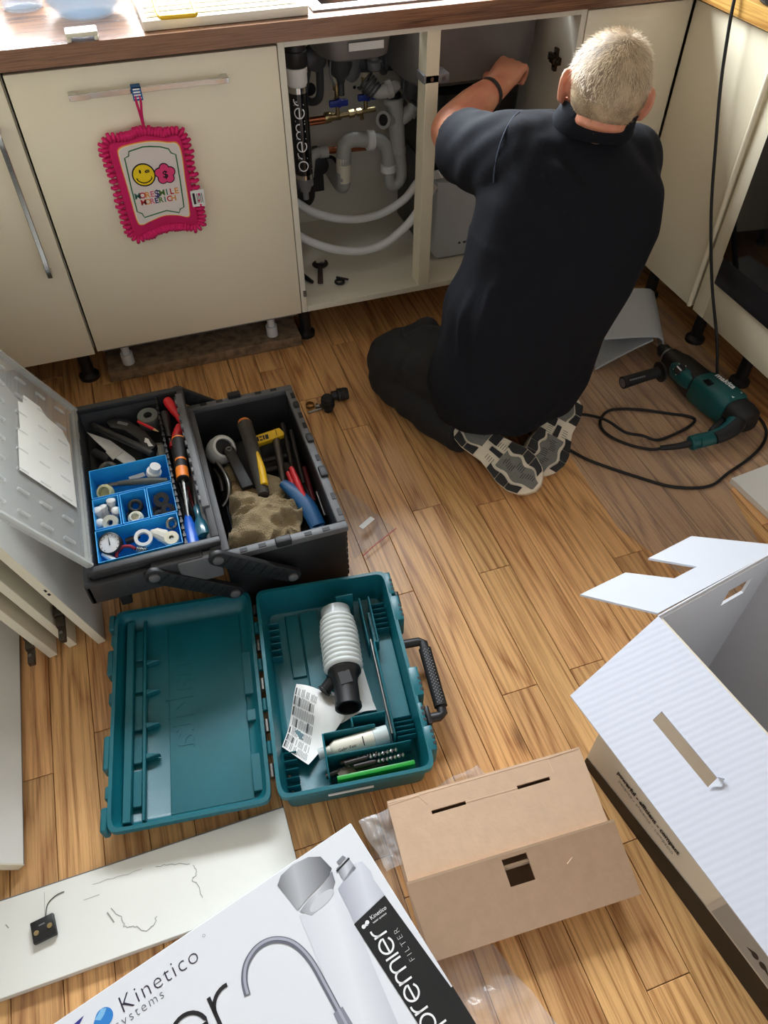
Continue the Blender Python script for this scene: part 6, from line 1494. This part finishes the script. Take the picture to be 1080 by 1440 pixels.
def hand(w, f, n, curl=1.0, thumb=1):
    """palm, four fingers of unequal length and a thumb; f forwards, n out of the back of the hand"""
    w, f = Vector(w), Vector(f).normalized(); n = Vector(n); n = (n-f*n.dot(f)).normalized(); s = f.cross(n)*thumb
    P = lambda a, b_, c_: tuple(w+f*a+s*b_+n*c_)
    gs = [gloft([(P(-.02, 0, 0), s*.028, n*.022), (P(.01, 0, 0), s*.032, n*.021), (P(.05, .002, .002), s*.041, n*.019), (P(.085, .002, .0), s*.042, n*.015), (P(.094, .002, -.003), s*.036, n*.010)], 18, 2.6)]
    for i, (b_, L_) in enumerate(((.031, .90), (.0105, 1.0), (-.0105, .95), (-.031, .78))):
        k_ = curl
        gs.append(gtube([P(.075, b_*.95, .0), P(.096, b_, .003), P(.096+.030*L_, b_, -.004-.014*k_), P(.096+.034*L_, b_*.97, -.018-.030*k_*L_), P(.096+.014*L_, b_*.95, -.024-.040*k_*L_)], [.0095, .0102, .0092, .0085, .007], 10, spline=4))
    gs.append(gtube([P(.012, .026, -.006), P(.036, .046, -.014), P(.062, .052, -.026), P(.082, .044, -.036)], [.014, .0125, .0105, .008], 10, spline=4))
    return gs
hand_l = hand(LWr, (.66, .62, .24), (-.25, -.45, .85), 1.0, -1)
hand_r = hand(RWr, (-.1, .95, .05), (.5, -.1, .85), .8, 1)
ears = []
for sd in (-1, 1):
    pts = [(sd*.080, .012, .008), (sd*.094, -.002, .020), (sd*.103, -.015, .008), (sd*.102, -.016, -.018), (sd*.094, -.006, -.040), (sd*.080, .008, -.046)]
    ears.append(gtube([hp_(*p) for p in pts], [.005, .006, .0062, .0062, .0068, .005], 10, spline=4))
    ears.append(hsphere((sd*.092, -.005, -.012), (.009, .010, .026), 12, 8))
body_geo = gremesh(head_g + neck_g + [arm_l, arm_r] + hand_l + hand_r + ears + [gloft([((1.02, -.53, .20), (.13, 0, 0), (0, .09, 0)), ((1.06, -.52, .40), (.14, 0, 0), (0, .09, 0)), ((1.12, -.49, .60), (.16, 0, 0), (0, .09, 0)), ((1.14, -.46, .70), (.17, 0, -.02), (0, .08, 0))], 24)], .0052, 5, .5)
person = tag(mk('person', body_geo, SKIN, smooth=True), 'man in dark polo shirt kneeling and reaching into the sink cabinet', 'person')
EYE = mat('eye_white', (235, 232, 226), .2); IRIS = mat('iris', (60, 80, 96), .2)
for sd in (-1, 1):
    e = mk('eye', hsphere((sd*.031, .090, -.004), (.011, .009, .0075), 14, 10), EYE, person, smooth=True)
    mk('iris', hsphere((sd*.031, .0965, -.005), (.0045, .003, .0045), 12, 8), IRIS, e, smooth=True)
# bracelet tattoo band and wristband on the left arm
mk('wristband', gtube([(1.117, -.054, .7150), (1.130, -.046, .7172)], [.0395, .0375], 20, caps=False), mat('band_dark', (44, 40, 42), .7), person, smooth=True)

# --- shirt
def S(c, rx, ry, tilt=0.0): return (c, (rx, 0, tilt), (0, ry, 0))
torso = gloft([S((1.005, -.550, .115), .160, .105), S((1.008, -.548, .14), .195, .138), S((1.012, -.545, .21), .212, .152), S((1.030, -.540, .33), .210, .146), S((1.075, -.533, .46), .222, .148), S((1.122, -.512, .58), .226, .143), S((1.140, -.488, .67), .216, .132, -.012), S((1.145, -.468, .73), .190, .112, -.026), S((1.150, -.462, .768), .140, .088, -.030), S((1.152, -.462, .792), .084, .072, -.016)], 44, 2.35)
slv_l = gtube([(1.075, -.445, .705), (1.02, -.440, .716), (.985, -.375, .708), (.974, -.315, .700), (.968, -.262, .692)], [.105, .098, .090, .085, .081], 28, spline=5)
slv_r = gtube([(1.22, -.45, .675), (1.295, -.445, .675), (1.322, -.36, .625), (1.338, -.29, .585)], [.105, .088, .075, .07], 28, spline=5)
sg = gremesh([torso, slv_l, slv_r], .0075, 8, .5)
# soft folds: raised and sunken creases that follow the cloth
FOLDS = [((.975, -.49, .70), (1.06, -.60, .66), .010, .009), ((.955, -.46, .66), (1.02, -.58, .585), .012, .009), ((1.04, -.56, .755), (1.11, -.61, .70), .010, .008),
         ((.87, -.56, .56), (.84, -.60, .36), .010, .010), ((.90, -.60, .52), (.86, -.64, .30), .010, .008), ((.86, -.60, .26), (.98, -.69, .19), .012, .009), ((1.03, -.69, .20), (1.15, -.66, .27), .012, .006),
         ((.965, -.33, .785), (.93, -.36, .68), .009, .006), ((.985, -.38, .80), (.945, -.41, .68), .009, .006), ((1.20, -.575, .755), (1.12, -.60, .73), .010, .007), ((1.30, -.55, .64), (1.22, -.63, .56), .014, .007)]
def fold(v):
    p = Vector(v)
    back = max(0.0, min(1.0, (-p.y-.46)/.10))
    d = 0.0
    d += .0065*math.sin(p.z*30 + p.x*16)*math.exp(-((p.x-.87)/.05)**2)*(1 if p.z < .6 else .3)
    d += .0075*noise.noise(Vector((p.x*9, p.y*9, p.z*3.2)))
    d += .0035*noise.noise(Vector((p.x*22, p.y*22, p.z*7)))
    q = (Vector((.985, -.40, .73))-p); d += .0050*math.sin((p.y+p.z*.6)*95)*math.exp(-(q.length/.085)**2)
    for (ax_, ay_, az_), (bx_, by_, bz_), w_, h_ in FOLDS:
        a_ = Vector((ax_, ay_, az_)); b_ = Vector((bx_, by_, bz_)); ab_ = b_-a_
        t_ = max(0, min(1, (p-a_).dot(ab_)/ab_.length_squared)); ds = (p-(a_+ab_*t_)).length
        d += h_*math.exp(-(ds/w_)**2)*(1-abs(t_*2-1)**3*.6)
    q = (Vector((1.03, -.53, .70))-p); d += .0055*math.sin((p.x*1.0+p.z*.8)*70)*math.exp(-(q.length/.10)**2)
    q = (Vector((1.0, -.66, .16))-p); d += .0060*math.sin((p.x-p.z*.5)*42)*math.exp(-(q.length/.16)**2)
    return d
def displace(g, fn, centre):
    me = bpy.data.meshes.new('d'); me.from_pydata(g[0], [], g[1])
    bm = bmesh.new(); bm.from_mesh(me); bmesh.ops.recalc_face_normals(bm, faces=bm.faces); bm.normal_update()
    V = [tuple(v.co + v.normal*fn(v.co)) for v in bm.verts]
    bm.free(); bpy.data.meshes.remove(me)
    return V, g[1]
shirt = mk('shirt', displace(sg, fold, None), SHIRT, person, smooth=True, label='dark navy polo shirt')
# sleeve seam, collar
col = []
for k_, (h_, rx, ry) in enumerate(((-.012, .082, .084), (.006, .086, .090), (.032, .080, .084), (.056, .074, .078), (.056, .070, .074), (.006, .070, .074))):
    col.append(((1.152, -.480-.011*min(k_, 4) if k_ < 5 else -.49, .784+h_), (rx, 0, -.016), (0, ry, -.012)))
mk('collar', gloft(col, 36, 2.1, caps=False), SHIRT, shirt, smooth=True, label='turned-up dark collar')
mk('armhole_seam', gring((1.012, -.432, .716), .0985, .0016, (.62, -.75, .05), 36, 6), mat('seam_navy', (52, 60, 76), .9), shirt, smooth=True)

# --- trousers
LK, LA = (.805, -.255, .088), (.892, -.560, .072)
RK, RA = (1.235, -.170, .088), (1.165, -.545, .080)
tro = [gloft([S((1.01, -.53, .115), .17, .115), S((1.015, -.525, .18), .195, .14), S((1.02, -.52, .26), .18, .13), S((1.03, -.52, .34), .16, .11)], 32, 2.3),
       gtube([(.955, -.50, .195), (.895, -.40, .165), (.840, -.315, .138), (.797, -.258, .112), (.778, -.230, .09)], [.125, .112, .098, .086, .055], 22, spline=5),
       gtube([(.786, -.240, .078), (.796, -.29, .074), (.828, -.39, .072), (.858, -.48, .068), (.885, -.548, .070), (.893, -.575, .074)], [.060, .074, .072, .066, .060, .056], 22, spline=5),
       gtube([(1.08, -.50, .195), (1.15, -.38, .165), (1.205, -.25, .135), (1.235, -.165, .11)], [.125, .110, .092, .06], 22, spline=5),
       gtube([(1.235, -.17, .076), (1.23, -.26, .073), (1.20, -.40, .072), (1.170, -.52, .078), (1.165, -.56, .085)], [.06, .072, .068, .058, .05], 22, spline=5)]
tg_ = gremesh(tro, .0075, 6, .5)
def tfold(v):
    p = Vector(v); d = .006*noise.noise(Vector((p.x*14, p.y*14, p.z*14))) + .003*noise.noise(Vector((p.x*34, p.y*34, p.z*30)))
    q = (Vector((.835, -.31, .13))-p); d += .0045*math.sin((p.y*1.0-p.x*.4)*85)*math.exp(-(q.length/.13)**2)
    q = (Vector((.80, -.25, .07))-p); d += .004*math.sin((p.x+p.y*.3)*120)*math.exp(-(q.length/.08)**2)
    return d if p.z > .02 else 0
def floorclamp(g): return [(x, y, max(z, .002)) for x, y, z in g[0]], g[1]
mk('trousers', floorclamp(displace(tg_, tfold, None)), TROU, person, smooth=True, label='black work trousers')
mk('thigh_pocket', displace(gremesh([gloft([((.862, -.325, .165), (.060, .02, 0), (-.02, .055, .025)), ((.868, -.33, .228), (.055, .02, 0), (-.02, .050, .022))], 24, 5)], .006, 4), tfold, None), TROU, person, smooth=True)

# --- shoes (soles turned up towards the camera)
SOLEC = mat('sole_cream', (226, 214, 190), .6); SOLEG = mat('sole_grey', (112, 112, 104), .7, bump=.5, bscale=90); SOLEK = mat('sole_black', (30, 30, 30), .7)
UPPER = mat('shoe_upper', (190, 182, 168), .8, var=.12, vscale=30, bump=.2, bscale=200); MESHK = mat('shoe_mesh', (86, 82, 78), .9, bump=.4, bscale=260)
def sole_w(t): return 1.22*sole_w0(t)
def sole_w0(t):   # half-widths (inner, outer) along heel 0 .. toe 1
    base = [(0, .010), (.03, .024), (.08, .033), (.18, .0375), (.30, .036), (.42, .034), (.55, .040), (.68, .0475), (.80, .0470), (.90, .038), (.96, .026), (1.0, .008)]
    for (a, wa), (b_, wb_) in zip(base[:-1], base[1:]):
        if a <= t <= b_: return wa+(wb_-wa)*(t-a)/(b_-a)
    return .008
def shoe(label, heel, toe, n0, flip=1):
    heel, toe, n0 = Vector(heel), Vector(toe), Vector(n0)
    a = (toe-heel); L_ = a.length; F_ = frame(heel, a, n0.cross(a))        # local x heel->toe, y across, z out of the sole
    if (F_.to_3x3() @ Vector((0, 0, 1))).dot(n0) < 0: F_ = frame(heel, a, -(n0.cross(a)))
    ts = [i/40 for i in range(41)]
    bend = lambda t: -.010*((t-.5)*2)**2 - .012*max(0, t-.75)/.25
    def strip(t0, t1, f0, f1, z0, z1, n=12):
        """patch between fractional widths f0,f1 (functions or numbers) from t0 to t1"""
        g0 = f0 if callable(f0) else (lambda t: f0); g1 = f1 if callable(f1) else (lambda t: f1)
        V, Fc = [], []
        for i in range(n+1):
            t = t0+(t1-t0)*i/n
            for fr_ in (g0(t), g1(t)):
                for zz in (z0, z1): V.append((t*L_, flip*fr_*sole_w(t), bend(t)+zz))
        for i in range(n):
            k_ = i*4
            Fc += [[k_+1, k_+5, k_+7, k_+3], [k_, k_+2, k_+6, k_+4], [k_, k_+4, k_+5, k_+1], [k_+2, k_+3, k_+7, k_+6]]
        Fc += [[0, 1, 3, 2], [4*n, 4*n+2, 4*n+3, 4*n+1]]
        return V, Fc
    sh = mk('shoe', gloft([(tuple(Vector((t*L_, 0, bend(t)-.024-hh*.5))), Vector((0, sole_w(t)*.94, 0)), Vector((0, 0, hh*.5))) for t, hh in ((.005, .02), (.04, .055), (.12, .075), (.25, .082), (.40, .076), (.55, .060), (.70, .046), (.85, .038), (.95, .030), (.995, .014))], 24, 2.4), UPPER, person, F=F_, smooth='auto', label=label)
    mk('midsole', strip(0, 1, -1.0, 1.0, -.028, 0.0, 40), SOLEC, sh, F=F_, smooth='auto', bev=.003)
    # tread pieces
    wob = lambda b_, am, fq: (lambda t: b_+am*math.sin(t*fq))
    mk('tread', strip(.015, .345, wob(-.36, .12, 22), .90, .0004, .004), SOLEG, sh, F=F_)
    mk('tread', strip(.07, .20, -.96, wob(-.50, .10, 22), .0004, .005), SOLEK, sh, F=F_)
    mk('tread', strip(.215, .33, -.96, wob(-.50, .10, 22), .0004, .005), SOLEK, sh, F=F_)
    mk('tread', strip(.36, .455, .30, .97, .0004, .005), SOLEK, sh, F=F_)
    mk('tread', strip(.425, .555, -.13, .16, .0004, .005), SOLEK, sh, F=F_)
    for q in range(4):
        mk('groove', strip(.47+.024*q, .474+.024*q, .32, .66, .0002, .001), SOLEK, sh, F=F_)
        mk('groove', strip(.44+.026*q, .444+.026*q, -.66, -.34, .0002, .001), SOLEK, sh, F=F_)
    mk('tread', strip(.565, .975, wob(-.46, .07, 30), wob(.40, .09, 38), .0004, .004, 24), SOLEG, sh, F=F_)
    mk('tread', strip(.545, .70, wob(.56, .07, 38), .97, .0004, .005), SOLEK, sh, F=F_)
    mk('tread', strip(.71, .80, wob(.56, .07, 38), .97, .0004, .005), SOLEK, sh, F=F_)
    mk('tread', strip(.81, .93, wob(.54, .07, 38), .97, .0004, .005), SOLEK, sh, F=F_)
    mk('tread', strip(.52, .64, -.97, wob(-.62, .06, 30), .0004, .005), SOLEK, sh, F=F_)
    mk('tread', strip(.65, .76, -.97, wob(-.62, .06, 30), .0004, .005), SOLEK, sh, F=F_)
    mk('tread', strip(.77, .89, -.97, wob(-.62, .06, 30), .0004, .005), SOLEK, sh, F=F_)
    rz_ = random.Random(4)
    for t0, t1, f0, f1, nn in ((.05, .31, -.1, .7, 9), (.60, .93, -.30, .30, 16)):
        for q in range(nn):
            t_ = t0+(t1-t0)*(q+.5)/nn; fa_ = f0+(f1-f0)*rz_.random()*.6
            mk('tread_line', strip(t_, t_+.006, fa_, fa_+.30, .003, .0043, 2), SOLEK, sh, F=F_)
    # dark side stripes on the midsole edge and upper
    for t0 in (.34, .39):
        mk('side_stripe', gprism([(t0*L_, -.030), (t0*L_+.008, -.030), (t0*L_-.006, -.062), (t0*L_-.014, -.062)], 0, .001), SOLEK, sh, F=F_ @ Matrix.Translation((0, -flip*.0445, 0)) @ Matrix.Rotation(RAD(90), 4, 'X') @ Matrix.Scale(1, 4))
    return sh
shoe('grey-soled trainer on the left foot, sole facing up', (.868, -.572, .120), (.994, -.806, .062), (-.42, -.44, .74), 1)
shoe('grey-soled trainer on the right foot, half under the shirt', (1.190, -.600, .150), (1.030, -.748, .046), (.02, -.59, .78), -1)

# --- hair
HAIR = mat('short_hair', (196, 172, 140), .55, var=.4, vscale=26, dirt=(120, 100, 80))
hv, hfc = gsphere((0, 0, 0), (1, 1, 1), 64, 44)
def skull(d):
    d = Vector(d).normalized()
    p = Vector((d.x*.0885, d.y*.1065-.012, d.z*.1025+.012))
    return p
def hairy(d):
    d = Vector(d).normalized()
    top = d.z > .32 and d.y < .80
    sides = d.y < .34-.2*abs(d.x) and d.z > -.97+.80*max(0, d.y+.55)
    ear = abs(d.x) > .80 and d.z < .16 and d.y > -.20
    return (top or sides) and not ear
V = [tuple(HM @ skull(v)) for v in hv]
keep = [f for f in hfc if all(hairy(hv[i]) for i in f)]
usedv = sorted({i for f in keep for i in f}); mp_ = {i: k for k, i in enumerate(usedv)}
hair = mk('hair', ([V[i] for i in usedv], [[mp_[i] for i in f] for f in keep]), HAIR, person, smooth=True, label='short cropped fair grey hair')
rs_ = random.Random(12); SV, SF = [], []
crown = Vector((0, -.35, .94)).normalized()
cnt = 0
while cnt < 5200:
    d = Vector((rs_.gauss(0, 1), rs_.gauss(0, 1), rs_.gauss(0, 1))).normalized()
    if not hairy(d): continue
    p = skull(d); nrm = Vector((d.x/.0885, d.y/.1065, d.z/.1025)).normalized()
    away = (d-crown*d.dot(crown)); away = away.normalized() if away.length > .05 else Vector((rs_.random()-.5, rs_.random()-.5, 0)).normalized()
    tdir = (away - nrm*away.dot(nrm)); tdir = tdir.normalized() if tdir.length > .01 else away
    L_ = .017 if d.z > .1 else .009
    tip = p + (tdir*.85 + nrm*.42 + Vector((rs_.gauss(0, .22), rs_.gauss(0, .22), rs_.gauss(0, .22))))*L_*rs_.uniform(.6, 1.1)
    sd = tdir.cross(nrm).normalized()*.0007
    k_ = len(SV)
    for q in (p-sd, p+sd, tip): SV.append(tuple(HM @ q))
    SF.append([k_, k_+1, k_+2]); cnt += 1
hs_ = mk('hair_strands', (SV, SF), mat('fair_strands', (214, 192, 160), .5), person)
hs_['kind'] = 'stuff'
